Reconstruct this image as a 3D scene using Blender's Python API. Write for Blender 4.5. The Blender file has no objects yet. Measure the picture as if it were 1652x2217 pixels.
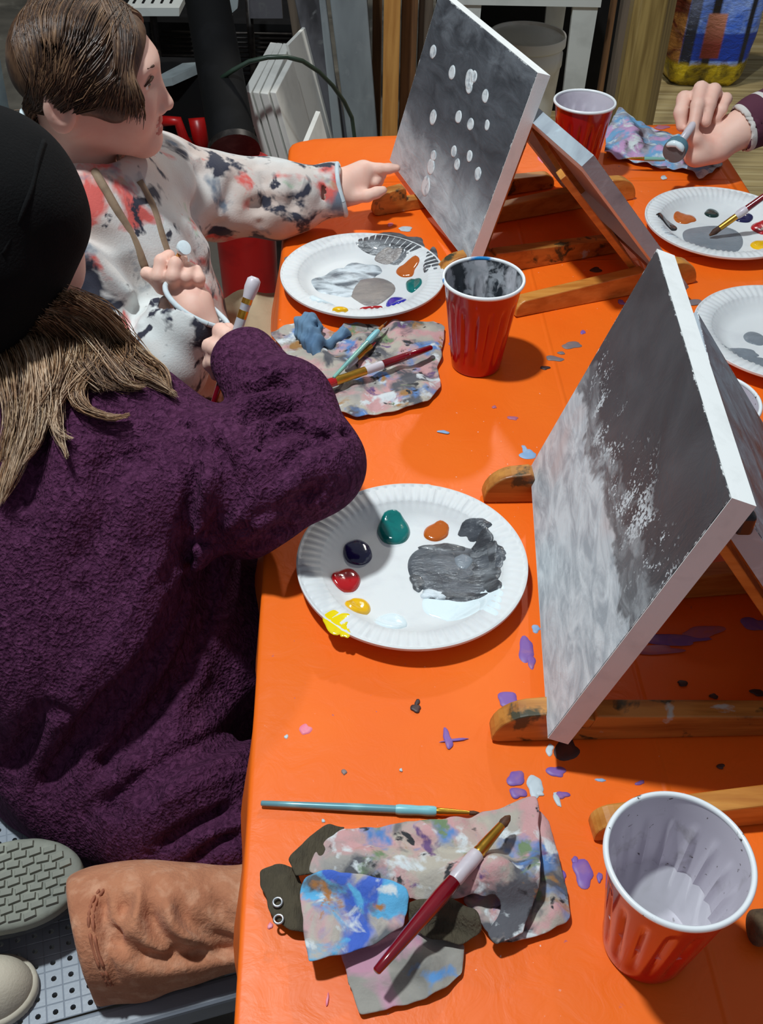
import bpy, bmesh, math, random
import numpy as np
from mathutils import Matrix, Vector

random.seed(7)
rng = np.random.default_rng(7)
S = bpy.context.scene
COL = S.collection

# ------------------------------------------------------------------ camera
# world: table top at z = 0, y runs away from the camera along the table, floor at z = -0.74
F_PX = 2225.0
CAM_O = np.array([0.0, 0.0, 0.7189])
CAM_R = np.array([0.99982345, 0.01275145, 0.01380111])
CAM_U = np.array([-0.01879016, 0.67850395, 0.7343564])
CAM_F = np.array([0.0, 0.73448607, -0.67862376])
cd = bpy.data.cameras.new('camera')
cam = bpy.data.objects.new('camera', cd)
COL.objects.link(cam)
m = Matrix.Identity(4)
for i in range(3):
    m[i][0], m[i][1], m[i][2], m[i][3] = CAM_R[i], CAM_U[i], -CAM_F[i], CAM_O[i]
cam.matrix_world = m
cd.sensor_fit = 'VERTICAL'
cd.sensor_height = 36.0
cd.lens = 36.0 * F_PX / 2217.0
cd.clip_start = 0.02
S.camera = cam

# ------------------------------------------------------------------ world and lights
w = bpy.data.worlds.new('room_air')
S.world = w
w.use_nodes = True
w.node_tree.nodes['Background'].inputs[0].default_value = (0.80, 0.86, 1.0, 1)
w.node_tree.nodes['Background'].inputs[1].default_value = 0.21


def lamp(name, loc, watts, radius, col):
    ld = bpy.data.lights.new(name, 'POINT')
    ld.energy = watts
    ld.shadow_soft_size = radius
    ld.color = col
    o = bpy.data.objects.new(name, ld)
    o.location = loc
    COL.objects.link(o)
    return o


lamp('ceiling_lamp', (-0.57, 0.79, 2.36), 205, 0.07, (0.89, 0.97, 1.0))
lamp('back_fill_light', (.75, 3.5, 1.85), 95, 0.08, (1.0, 0.96, 0.88))  # added fill that brightens the back of the room, no fixture seen
S.view_settings.view_transform = 'Standard'
S.view_settings.look = 'None'
S.view_settings.exposure = 0.1
S.view_settings.gamma = 1.0
S.view_settings.use_curve_mapping = False

FLOOR = -0.74
BENCH = -0.25


# ------------------------------------------------------------------ measuring helpers
def ray(px, py):
    return CAM_F + CAM_R * (px - 826) / F_PX - CAM_U * (py - 1108.5) / F_PX


def tp(px, py, z=0.0):            # point at a known height
    d = ray(px, py)
    return CAM_O + d * (z - CAM_O[2]) / d[2]


def pw(px, py, D):                # point at a known distance
    return CAM_O + ray(px, py) * D


def ay(px, py, Y):                # point on a known wall plane
    d = ray(px, py)
    return CAM_O + d * (Y - CAM_O[1]) / d[1]


def nrm(v):
    v = np.asarray(v, float)
    return v / np.linalg.norm(v)


# ------------------------------------------------------------------ materials
def C(r, g, b):
    return tuple(((c / 255) / 12.92 if c / 255 <= .04045 else ((c / 255 + .055) / 1.055) ** 2.4) for c in (r, g, b)) + (1.0,)


def new_mat(name):
    mt = bpy.data.materials.new(name)
    mt.use_nodes = True
    nt = mt.node_tree
    return mt, nt, nt.nodes['Principled BSDF']


def noise(nt, vec, scale, detail=4, rough=.55, dist=0.0, off=(0, 0, 0), stretch=None):
    mp = nt.nodes.new('ShaderNodeMapping')
    mp.inputs['Location'].default_value = off
    if stretch:
        mp.inputs['Scale'].default_value = stretch
    nt.links.new(vec, mp.inputs[0])
    n = nt.nodes.new('ShaderNodeTexNoise')
    n.inputs['Scale'].default_value = scale
    n.inputs['Detail'].default_value = detail
    n.inputs['Roughness'].default_value = rough
    n.inputs['Distortion'].default_value = dist
    nt.links.new(mp.outputs[0], n.inputs['Vector'])
    return n.outputs['Fac']


def ramp(nt, fac, lo, hi):
    r = nt.nodes.new('ShaderNodeMapRange')
    r.inputs[1].default_value = lo
    r.inputs[2].default_value = hi
    nt.links.new(fac, r.inputs[0])
    return r.outputs[0]


def mixc(nt, fac, a, b):
    mx = nt.nodes.new('ShaderNodeMix')
    mx.data_type = 'RGBA'
    for s, v in ((mx.inputs[0], fac), (mx.inputs[6], a), (mx.inputs[7], b)):
        if hasattr(v, 'links') or isinstance(v, bpy.types.NodeSocket):
            nt.links.new(v, s)
        else:
            s.default_value = v
    return mx.outputs[2]


def math_(nt, op, a, b=0.0, c=None):
    n = nt.nodes.new('ShaderNodeMath')
    n.operation = op
    for s, v in zip(n.inputs, (a, b, c)):
        if v is None:
            continue
        if isinstance(v, bpy.types.NodeSocket):
            nt.links.new(v, s)
        else:
            s.default_value = v
    return n.outputs[0]


def coords(nt, kind='Object'):
    return nt.nodes.new('ShaderNodeTexCoord').outputs[kind]


def add_bump(nt, bsdf, height, strength, dist=0.002):
    b = nt.nodes.new('ShaderNodeBump')
    b.inputs['Strength'].default_value = strength
    b.inputs['Distance'].default_value = dist
    nt.links.new(height, b.inputs['Height'])
    nt.links.new(b.outputs[0], bsdf.inputs['Normal'])


def mat(name, col, rough=.6, layers=(), bump=None, spec=.5, coat=0.0, sss=0.0, metal=0.0, sheen=0.0, trans=0.0, kind='Object'):
    """layers: (colour, scale, lo, hi, seed[, stretch]) blotches laid over the base colour; bump: (scale, strength, dist[, stretch])"""
    mt, nt, b = new_mat(name)
    vec = coords(nt, kind)
    c = col
    for L in layers:
        f = noise(nt, vec, L[1], off=(L[4] * 1.7, L[4] * 3.1, L[4] * .9), stretch=L[5] if len(L) > 5 else None, dist=.4)
        c = mixc(nt, ramp(nt, f, L[2], L[3]), c, L[0])
    if isinstance(c, tuple):
        b.inputs['Base Color'].default_value = c
    else:
        nt.links.new(c, b.inputs['Base Color'])
    b.inputs['Roughness'].default_value = rough
    b.inputs['Specular IOR Level'].default_value = spec
    b.inputs['Coat Weight'].default_value = coat
    b.inputs['Metallic'].default_value = metal
    b.inputs['Sheen Weight'].default_value = sheen
    b.inputs['Transmission Weight'].default_value = trans
    if sss:
        b.inputs['Subsurface Weight'].default_value = sss
        b.inputs['Subsurface Radius'].default_value = (.012, .005, .003)
        b.inputs['Subsurface Scale'].default_value = .5
    if bump:
        f = noise(nt, vec, bump[0], detail=5, stretch=bump[3] if len(bump) > 3 else None, off=(3, 1, 2))
        add_bump(nt, b, f, bump[1], bump[2])
    return mt


# ------------------------------------------------------------------ object helpers
def link(o, parent=None):
    COL.objects.link(o)
    if parent is not None:
        o.parent = parent
    return o


def tag(o, label=None, cat=None, group=None, kind=None):
    if label:
        o['label'] = label
    if cat:
        o['category'] = cat
    if group:
        o['group'] = group
    if kind:
        o['kind'] = kind
    return o


def empty(name, loc=(0, 0, 0), label=None, cat=None, group=None, mw=None):
    o = bpy.data.objects.new(name, None)
    o.empty_display_size = .03
    if mw is not None:
        o.matrix_world = mw
    else:
        o.location = loc
    COL.objects.link(o)
    return tag(o, label, cat, group)


def world_of(o):
    m_ = o.matrix_basis.copy()
    while o.parent is not None:
        o = o.parent
        m_ = o.matrix_basis @ m_
    return m_


def obj(name, V, Fc, mt, parent=None, smooth=True, local=False, auto=None):
    """one mesh object; V in world coordinates unless local is set (then in the parent's frame)"""
    V = np.asarray(V, float)
    if parent is not None and not local:
        mi = np.array(world_of(parent).inverted())
        V = V @ mi[:3, :3].T + mi[:3, 3]
    me = bpy.data.meshes.new(name)
    me.from_pydata(V.tolist(), [], [tuple(int(i) for i in f) for f in Fc])
    me.validate()
    me.update()
    for k in (mt if isinstance(mt, (list, tuple)) else [mt]):
        me.materials.append(k)
    if smooth:
        me.polygons.foreach_set('use_smooth', [True] * len(me.polygons))
    if smooth and auto:
        me.set_sharp_from_angle(angle=math.radians(auto))
    return link(bpy.data.objects.new(name, me), parent)


def recalc(o):
    bm = bmesh.new()
    bm.from_mesh(o.data)
    bmesh.ops.recalc_face_normals(bm, faces=bm.faces)
    bm.to_mesh(o.data)
    bm.free()
    return o


def bevel(o, width, seg=2, angle=35):
    md = o.modifiers.new('bevel', 'BEVEL')
    md.width = width
    md.segments = seg
    md.limit_method = 'ANGLE'
    md.angle_limit = math.radians(angle)
    return o


class MB:
    """collects shapes that make up one mesh"""

    def __init__(s):
        s.V, s.F = [], []

    def add(s, V, Fc):
        n = len(s.V)
        s.V += [tuple(v) for v in V]
        s.F += [tuple(i + n for i in f) for f in Fc]
        return s

    def hexa(s, A, B):
        """A: 4 corners, B: the 4 opposite corners"""
        return s.add(list(A) + list(B), [(3, 2, 1, 0), (4, 5, 6, 7), (0, 1, 5, 4), (1, 2, 6, 5), (2, 3, 7, 6), (3, 0, 4, 7)])

    def box(s, lo, hi):
        x0, y0, z0 = lo
        x1, y1, z1 = hi
        return s.hexa([(x0, y0, z0), (x1, y0, z0), (x1, y1, z0), (x0, y1, z0)], [(x0, y0, z1), (x1, y0, z1), (x1, y1, z1), (x0, y1, z1)])

    def tube(s, P, R, n=12, cap=True):
        P = [np.asarray(p, float) for p in P]
        if not hasattr(R, '__len__'):
            R = [R] * len(P)
        base = len(s.V)
        t0 = nrm(P[1] - P[0])
        a = nrm(np.cross(t0, (0, 0, 1) if abs(t0[2]) < .9 else (1, 0, 0)))
        for i, p in enumerate(P):
            t = nrm(P[min(i + 1, len(P) - 1)] - P[max(i - 1, 0)])
            a = nrm(a - t * (a @ t))
            b = np.cross(t, a)
            for k in range(n):
                th = 2 * math.pi * k / n
                s.V.append(tuple(p + R[i] * (a * math.cos(th) + b * math.sin(th))))
        for i in range(len(P) - 1):
            for k in range(n):
                k2 = (k + 1) % n
                s.F.append((base + i * n + k, base + i * n + k2, base + (i + 1) * n + k2, base + (i + 1) * n + k))
        if cap:
            s.F.append(tuple(base + k for k in range(n))[::-1])
            s.F.append(tuple(base + (len(P) - 1) * n + k for k in range(n)))
        return s

    def lathe(s, prof, c=(0, 0, 0), n=48, fn=None):
        """prof: (r, z) list; fn(theta, i, r, z) -> (r, z)"""
        base = len(s.V)
        for i, (r, z) in enumerate(prof):
            for k in range(n):
                th = 2 * math.pi * k / n
                rr, zz = fn(th, i, r, z) if fn else (r, z)
                s.V.append((c[0] + rr * math.cos(th), c[1] + rr * math.sin(th), c[2] + zz))
        for i in range(len(prof) - 1):
            for k in range(n):
                k2 = (k + 1) % n
                s.F.append((base + i * n + k, base + i * n + k2, base + (i + 1) * n + k2, base + (i + 1) * n + k))
        return s

    def build(s, name, mt, parent=None, smooth=False, local=False, auto=None, fix=True):
        o = obj(name, s.V, s.F, mt, parent, smooth, local, auto)
        if fix:
            recalc(o)
        return o


def blob_outline(c, rx, ry, rot=0, n=22, wob=.12, seed=0, tail=None):
    r = np.random.default_rng(seed)
    ph = r.uniform(0, 6.28, 5)
    am = r.uniform(.5, 1, 5) * wob * np.array([1.1, .9, .55, .4, .3])
    out = []
    for k in range(n):
        th = 2 * math.pi * k / n
        q = 1 + sum(am[j] * math.sin((j + 2) * th + ph[j]) for j in range(5)) * .6
        if tail:
            q += tail[1] * math.exp(-((math.cos(th - tail[0]) - 1) ** 2) / .03)
        x, y = rx * q * math.cos(th), ry * q * math.sin(th)
        out.append((c[0] + x * math.cos(rot) - y * math.sin(rot), c[1] + x * math.sin(rot) + y * math.cos(rot)))
    return out


def dome(outline, z0, h, prof=((1, 0), (.97, .35), (.88, .68), (.7, .9), (.4, 1.0))):
    """a low paint blob with the given outline"""
    o = np.array(outline)
    c = o.mean(0)
    V, Fc = [], []
    n = len(o)
    for k, q in prof:
        for p in o:
            V.append((c[0] + (p[0] - c[0]) * k, c[1] + (p[1] - c[1]) * k, z0 + h * q))
    V.append((c[0], c[1], z0 + h * 1.02))
    for i in range(len(prof) - 1):
        for k in range(n):
            k2 = (k + 1) % n
            Fc.append((i * n + k, i * n + k2, (i + 1) * n + k2, (i + 1) * n + k))
    L = (len(prof) - 1) * n
    for k in range(n):
        Fc.append((L + k, L + (k + 1) % n, len(V) - 1))
    return V, Fc


# ------------------------------------------------------------------ implicit surfaces (bodies, clothes)
def cap(p, a, b, ra, rb=None):
    rb = ra if rb is None else rb
    a = np.asarray(a, np.float32)
    b = np.asarray(b, np.float32)
    ab = b - a
    t = np.clip(((p - a) @ ab) / (ab @ ab), 0, 1)
    d = p - a - t[:, None] * ab
    return np.sqrt(np.einsum('ij,ij->i', d, d)) - (ra + (rb - ra) * t)


def chain(p, pts, rad, k=.01):
    d = None
    for i in range(len(pts) - 1):
        e = cap(p, pts[i], pts[i + 1], rad[i], rad[i + 1])
        d = e if d is None else smin(d, e, k)
    return d


def ell(p, c, r, R=None):
    q = p - np.asarray(c, np.float32)
    if R is not None:
        q = q @ np.asarray(R, np.float32)
    r = np.asarray(r, np.float32)
    k0 = np.sqrt(((q / r) ** 2).sum(1)) + 1e-9
    k1 = np.sqrt(((q / (r * r)) ** 2).sum(1)) + 1e-9
    return k0 * (k0 - 1) / k1


def smin(a, b, k):
    h = np.clip(.5 + .5 * (b - a) / k, 0, 1)
    return b * (1 - h) + a * h - k * h * (1 - h)


def smax(a, b, k):
    return -smin(-a, -b, k)


def polydist(p, pts):
    d = None
    for i in range(len(pts) - 1):
        e = cap(p, pts[i], pts[i + 1], 0)
        d = e if d is None else np.minimum(d, e)
    return d


def nets(f, lo, hi, h, bs=8, margin=.02):
    """surface nets over a signed field, evaluated only in the blocks near the surface"""
    lo = np.asarray(lo, np.float32)
    nb = np.ceil((np.asarray(hi) - lo) / (h * bs)).astype(int)
    n = nb * bs + 1
    bi = np.stack(np.meshgrid(*[np.arange(k) for k in nb], indexing='ij'), -1).reshape(-1, 3)
    cen = (lo + (bi + .5) * bs * h).astype(np.float32)
    dc = f(cen)
    act = np.abs(dc) < bs * h * .87 * 1.25 + margin
    V = np.ones(tuple(n), np.float32)
    for b, dd in zip(bi[~act], dc[~act]):
        if dd < 0:
            V[b[0] * bs:b[0] * bs + bs + 1, b[1] * bs:b[1] * bs + bs + 1, b[2] * bs:b[2] * bs + bs + 1] = -1
    loc = np.stack(np.meshgrid(*[np.arange(bs + 1)] * 3, indexing='ij'), -1).reshape(-1, 3)
    ba = bi[act]
    for s0 in range(0, len(ba), 400):
        ii = (ba[s0:s0 + 400, None, :] * bs + loc[None]).reshape(-1, 3)
        V[ii[:, 0], ii[:, 1], ii[:, 2]] = f((lo + ii * h).astype(np.float32))
    Sg = V < 0
    cnt = np.zeros(tuple(n - 1), np.uint8)
    corners = [(i, j, k) for i in (0, 1) for j in (0, 1) for k in (0, 1)]
    for i, j, k in corners:
        cnt += Sg[i:n[0] - 1 + i, j:n[1] - 1 + j, k:n[2] - 1 + k]
    cells = np.argwhere((cnt > 0) & (cnt < 8))
    idx = -np.ones(tuple(n - 1), np.int32)
    idx[tuple(cells.T)] = np.arange(len(cells))
    acc = np.zeros((len(cells), 3))
    num = np.zeros(len(cells))
    for a in corners:
        for ax_ in range(3):
            if a[ax_]:
                continue
            b = list(a)
            b[ax_] = 1
            va = V[tuple((cells + a).T)]
            vb = V[tuple((cells + b).T)]
            cr = (va < 0) != (vb < 0)
            t = np.where(cr, va / np.where(cr, va - vb, 1), 0)
            pos = np.tile(np.array(a, float), (len(cells), 1))
            pos[:, ax_] += t
            acc[cr] += pos[cr]
            num += cr
    P = lo + (cells + acc / num[:, None]) * h
    Q = []
    for ax_ in range(3):
        sl0 = [slice(None)] * 3
        sl1 = [slice(None)] * 3
        sl0[ax_] = slice(0, -1)
        sl1[ax_] = slice(1, None)
        ed = np.argwhere(Sg[tuple(sl0)] != Sg[tuple(sl1)])
        o1, o2 = [(1, 2), (2, 0), (0, 1)][ax_]
        ok = (ed[:, o1] > 0) & (ed[:, o2] > 0) & (ed[:, o1] < n[o1] - 1) & (ed[:, o2] < n[o2] - 1)
        ed = ed[ok]
        neg = Sg[tuple(ed.T)]
        c = []
        for d1, d2 in ((0, 0), (1, 0), (1, 1), (0, 1)):
            e = ed.copy()
            e[:, o1] -= d1
            e[:, o2] -= d2
            c.append(idx[tuple(e.T)])
        q = np.stack(c, 1)
        q[~neg] = q[~neg][:, ::-1]
        Q.append(q)
    return P, np.concatenate(Q)


def mesh_fast(name, P, Q, mts, parent=None, mi=None):
    if parent is not None:
        inv = np.array(world_of(parent).inverted())
        P = P @ inv[:3, :3].T + inv[:3, 3]
    me = bpy.data.meshes.new(name)
    me.vertices.add(len(P))
    me.vertices.foreach_set('co', P.astype(np.float32).ravel())
    me.loops.add(Q.size)
    me.loops.foreach_set('vertex_index', Q.astype(np.int32).ravel())
    me.polygons.add(len(Q))
    k = Q.shape[1]
    me.polygons.foreach_set('loop_start', np.arange(len(Q), dtype=np.int32) * k)
    me.polygons.foreach_set('loop_total', np.full(len(Q), k, np.int32))
    me.polygons.foreach_set('use_smooth', np.ones(len(Q), bool))
    for mt in (mts if isinstance(mts, (list, tuple)) else [mts]):
        me.materials.append(mt)
    if mi is not None:
        me.polygons.foreach_set('material_index', mi.astype(np.int32))
    me.update(calc_edges=True)
    me.validate()
    return link(bpy.data.objects.new(name, me), parent)

# ================================================================== the room
m_conc = mat('concrete_floor', C(112, 108, 98), .8, [(C(70, 68, 62), 3, .45, .7, 1), (C(140, 136, 124), 9, .55, .75, 2)], (40, .3, .003))
m_plank = mat('floor_plank', C(176, 158, 112), .55, [(C(122, 104, 66), 5, .42, .72, 3, (.35, 9, 1)), (C(196, 182, 140), 3, .5, .8, 5, (.4, 14, 1))], (8, .25, .002, (.4, 14, 1)))
m_wall = mat('basement_wall', C(64, 58, 52), .85, [(C(40, 36, 34), 2, .4, .7, 4)])
m_ceil = mat('ceiling_paint', C(150, 146, 138), .9, [(C(120, 116, 110), 2, .4, .7, 8)])

floor = MB().box((-3.2, -1.5, FLOOR - .06), (3.4, 5.4, FLOOR - .012)).build('floor', m_conc)
tag(floor, kind='structure')
for k in range(24):
    y0 = 2.05 + k * .135
    pl = MB().box((.35, y0, FLOOR - .012), (3.3, y0 + .131, FLOOR)).build('plank', m_plank, floor)
    bevel(pl, .002, 1)
left_fl = MB().box((-3.2, -1.5, FLOOR - .012), (.345, 5.3, FLOOR)).build('concrete_slab', m_conc, floor)
near_fl = MB().box((.35, -1.5, FLOOR - .012), (3.3, 2.04, FLOOR)).build('concrete_slab', m_conc, floor)
wb = MB().box((-3.2, 5.3, FLOOR - .06), (3.4, 5.42, 2.6)).build('wall_back', m_wall)
tag(wb, kind='structure')
wl = MB().box((-3.3, -1.5, FLOOR - .06), (-3.2, 5.42, 2.6)).build('wall_left', m_wall)
tag(wl, kind='structure')

# ================================================================== table and cloth
LX = lambda y: -.0795 - .0515 * (y - .1)            # left edge of the table top
FL, FR = np.array([-.163, 1.70]), np.array([.556, 1.806])
NY = 0.02
NLx, NRx = LX(NY) + .002, .625
m_orange, nt, b = new_mat('orange_plastic_cloth')
vec = coords(nt)
f1 = noise(nt, vec, 6, 3)
c1 = mixc(nt, ramp(nt, f1, .35, .7), C(246, 112, 26), C(240, 102, 20))
f2 = noise(nt, vec, 230, 2, off=(5, 2, 0))
f2b = noise(nt, vec, 7, 3, off=(9, 4, 0))
c2 = mixc(nt, math_(nt, 'MULTIPLY', ramp(nt, f2, .735, .76), ramp(nt, f2b, .5, .62)), c1, C(240, 200, 190))
f3 = noise(nt, vec, 120, 3, off=(1, 7, 0))
f3b = noise(nt, vec, 5, 3, off=(4, 14, 0))
c3 = mixc(nt, math_(nt, 'MULTIPLY', ramp(nt, f3, .70, .73), ramp(nt, f3b, .55, .65)), c2, C(120, 84, 130))
nt.links.new(c3, b.inputs['Base Color'])
b.inputs['Roughness'].default_value = .42
b.inputs['Specular IOR Level'].default_value = .35
sep = nt.nodes.new('ShaderNodeSeparateXYZ')
nt.links.new(vec, sep.inputs[0])
X, Y = sep.outputs[0], sep.outputs[1]
hgt = math_(nt, 'MULTIPLY', noise(nt, vec, 28, 4, off=(2, 2, 0), dist=1.2), .35)


def crease(coord, other, c0, slope, wd, amp):
    global hgt
    d = math_(nt, 'ABSOLUTE', math_(nt, 'SUBTRACT', math_(nt, 'SUBTRACT', coord, c0), math_(nt, 'MULTIPLY', other, slope)))
    r = nt.nodes.new('ShaderNodeMapRange')
    r.interpolation_type = 'SMOOTHSTEP'
    r.inputs[1].default_value = 0
    r.inputs[2].default_value = wd
    r.inputs[3].default_value = amp
    r.inputs[4].default_value = 0
    nt.links.new(d, r.inputs[0])
    hgt = math_(nt, 'ADD', hgt, r.outputs[0])


crease(X, Y, .185, -.06, .006, .9)
crease(X, Y, .385, -.06, .006, .8)
crease(Y, X, .862, .09, .006, .8)
crease(Y, X, .655, .06, .004, .5)
crease(Y, X, .40, .10, .004, .5)
crease(Y, X, 1.10, .10, .005, .6)
crease(Y, X, 1.42, .10, .005, .6)
crease(X, Y, .015, -.04, .004, .35)
add_bump(nt, b, hgt, .55, .004)

cloth = empty('tablecloth', (.2, .9, 0), 'shiny orange plastic cloth covering the long table, stained with dry paint', 'tablecloth')


def edge_uv(u, v):
    """u across, v along (0 near, 1 far) -> xy of the table top"""
    L = np.array([NLx, NY]) * (1 - v) + FL * v
    L[0] = LX(L[1])
    R = np.array([NRx, NY]) * (1 - v) + FR * v
    return L * (1 - u) + R * u


nu, nv = 60, 120
ring = []
G = {}
V, Fc = [], []
for j in range(nv + 1):
    for i in range(nu + 1):
        x, y = edge_uv(i / nu, j / nv)
        V.append((x, y, .0006 * math.sin(23 * x + 7 * y) * math.sin(9 * y + 3)))
for j in range(nv):
    for i in range(nu):
        a = j * (nu + 1) + i
        Fc.append((a, a + 1, a + nu + 2, a + nu + 1))
# hanging skirt with a soft rounded edge and hanging waves
per = [j * (nu + 1) for j in range(nv, -1, -1)] + [i for i in range(1, nu + 1)] + [j * (nu + 1) + nu for j in range(1, nv + 1)] + [nv * (nu + 1) + i for i in range(nu - 1, 0, -1)]
# pull the corner in for roundness
for vi in per:
    x, y, z = V[vi]
    for cx, cy, sx, sy in ((FL[0], FL[1], 1, -1), (FR[0], FR[1], -1, -1)):
        R_ = .035
        px_, py_ = cx + sx * R_, cy + sy * R_
        if (x - px_) * sx < 0 and (y - py_) * sy < 0:
            d = math.hypot(x - px_, y - py_)
            if d > R_:
                V[vi] = (px_ + (x - px_) * R_ / d, py_ + (y - py_) * R_ / d, z)
P0 = np.array([V[i] for i in per])
cen = P0.mean(0)
nx = np.roll(P0, -1, 0) - np.roll(P0, 1, 0)
outw = np.stack([nx[:, 1], -nx[:, 0]], 1)
outw /= np.linalg.norm(outw, axis=1)[:, None]
if ((outw * (P0[:, :2] - cen[:2])).sum(1)).mean() < 0:
    outw = -outw
arc = np.concatenate([[0], np.cumsum(np.linalg.norm(np.diff(P0, axis=0), axis=1))])
prev = per
for dz, do, wv in ((-.002, .004, 0), (-.007, .0065, 0), (-.03, .008, .2), (-.08, .010, .5), (-.15, .013, .8), (-.22, .016, 1.0), (-.26, .018, 1.1)):
    cur = []
    for k in range(len(per)):
        s = wv * (.010 * math.sin(arc[k] * 21) + .007 * math.sin(arc[k] * 47 + 1.3))
        far_l = math.exp(-((P0[k, 1] - 1.28) / .22) ** 2) * (P0[k, 0] < .1)
        o_ = do * (1 + .8 * far_l * min(1, -dz * 12)) + s * .8
        short = .25 if (outw[k, 0] < -.9 and P0[k, 1] < 1.02) else 1.0     # rests on the laps there
        V.append((P0[k, 0] + outw[k, 0] * o_ * (.6 if short < 1 else 1), P0[k, 1] + outw[k, 1] * o_, dz * short))
        cur.append(len(V) - 1)
    for k in range(len(per)):
        k2 = (k + 1) % len(per)
        Fc.append((prev[k], prev[k2], cur[k2], cur[k]))
    prev = cur
recalc(obj('cloth_sheet', V, Fc, m_orange, cloth))

# the folding table underneath
m_tbl = mat('table_plastic', C(196, 194, 188), .5, [(C(150, 148, 142), 12, .5, .8, 3)])
m_steel = mat('table_steel', C(90, 92, 96), .4, [(C(60, 60, 64), 20, .5, .8, 3)], metal=.8)
tb = empty('folding_table', (.22, .9, FLOOR), 'long folding table hidden beneath the orange plastic cloth', 'table')
cs = [edge_uv(*q) for q in ((.01, .008), (.99, .008), (.99, .992), (.01, .992))]
tt = MB().hexa([(c[0], c[1], -.045) for c in cs], [(c[0], c[1], -.002) for c in cs]).build('table_top', m_tbl, tb)
for q in ((.12, .1), (.88, .1), (.88, .9), (.12, .9)):
    e = edge_uv(*q)
    MB().tube([(e[0], e[1], FLOOR), (e[0], e[1], -.045)], .014).build('leg', m_steel, tb, True)

# dried paint on the cloth
ST = {k: mat('dry_paint_' + k, c, .5, [(c2, 60, .5, .7, 2)]) for k, c, c2 in (
    ('violet', C(128, 92, 168), C(160, 110, 150)), ('white', C(196, 210, 216), C(170, 184, 192)), ('pink', C(238, 128, 150), C(240, 160, 170)),
    ('grey', C(120, 112, 116), C(150, 120, 110)), ('blue', C(140, 176, 214), C(180, 200, 226)), ('dark', C(62, 44, 44), C(90, 50, 40)), ('mauve', C(176, 104, 130), C(200, 110, 90)))}
stains = [  # px, py, half width px, half height px, colour
    (1143, 985, 20, 9, 'blue'), (1136, 974, 6, 9, 'blue'), (920, 1057, 18, 8, 'white'), (661, 1580, 13, 12, 'pink'), (620, 1596, 5, 4, 'white'),
    (900, 1534, 12, 8, 'dark'), (903, 1522, 5, 9, 'dark'), (969, 1600, 9, 22, 'violet'), (985, 1603, 32, 2.5, 'violet'), (1101, 1517, 22, 20, 'violet'),
    (1117, 1686, 20, 16, 'violet'), (1121, 1717, 18, 12, 'violet'), (1204, 1671, 20, 12, 'violet'), (1215, 1722, 17, 8, 'violet'), (1158, 1703, 19, 22, 'white'),
    (1168, 1718, 10, 6, 'white'), (1206, 1731, 6, 18, 'white'), (1262, 1890, 22, 30, 'violet'), (1217, 1897, 9, 12, 'violet'), (1245, 1863, 8, 8, 'violet'),
    (1298, 1900, 7, 10, 'violet'), (1139, 1408, 18, 26, 'violet'), (1150, 1432, 10, 15, 'violet'), (1160, 1362, 10, 8, 'blue'), (1190, 1624, 9, 12, 'white'),
    (1226, 1624, 30, 22, 'dark'), (1450, 1385, 78, 12, 'violet'), (1520, 1370, 45, 14, 'mauve'), (1420, 1408, 60, 9, 'mauve'), (1635, 1352, 30, 14, 'violet'),
    (745, 1672, 6, 6, 'grey'), (868, 1668, 4, 3, 'white'), (1110, 906, 11, 4, 'mauve'), (1070, 882, 5, 3, 'mauve'), (1238, 748, 22, 7, 'grey'), (1200, 777, 20, 5, 'grey'),
    (1180, 797, 10, 4, 'dark'), (1262, 720, 6, 4, 'violet'), (1215, 765, 8, 3, 'grey'), (960, 936, 13, 3, 'blue'), (1100, 1055, 9, 3, 'grey'),
    (878, 496, 16, 5, 'white'), (845, 487, 6, 4, 'pink'), (1610, 940, 10, 7, 'blue'), (1619, 925, 9, 5, 'blue'), (1640, 955, 5, 4, 'blue'), (1437, 385, 7, 4, 'white'),
    (1500, 655, 22, 6, 'grey'), (1345, 655, 8, 5, 'violet'), (1433, 276, 16, 4, 'mauve'), (975, 745, 4, 3, 'violet'), (700, 1778, 4, 4, 'white'), (585, 2005, 5, 8, 'pink'),
    (709, 2165, 3, 14, 'pink'), (1545, 1508, 10, 5, 'dark'), (1640, 1500, 14, 8, 'dark'), (1560, 1660, 8, 6, 'dark'), (1300, 1690, 10, 4, 'blue'), (1385, 1696, 12, 4, 'violet'),
    (1290, 520 + 65, 14, 5, 'dark'), (1190, 438, 24, 5, 'dark'), (1170, 345, 5, 8, 'pink'), (625, 560, 10, 4, 'grey'), (1478, 1480, 12, 6, 'dark'), (985, 1335, 6, 8, 'violet')]
for k, (px, py, hw, hh, cn) in enumerate(stains):
    c0 = tp(px, py)
    rx = np.linalg.norm(tp(px + hw, py) - c0)
    ry = np.linalg.norm(tp(px, py - hh) - c0)
    ol = blob_outline(c0[:2], rx, ry, rng.uniform(-.25, .25), 24, .24, 100 + k)
    obj('paint_stain', *dome(ol, .0004, .0009, ((1, 0), (.9, .8), (.5, 1))), ST[cn], cloth)

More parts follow.
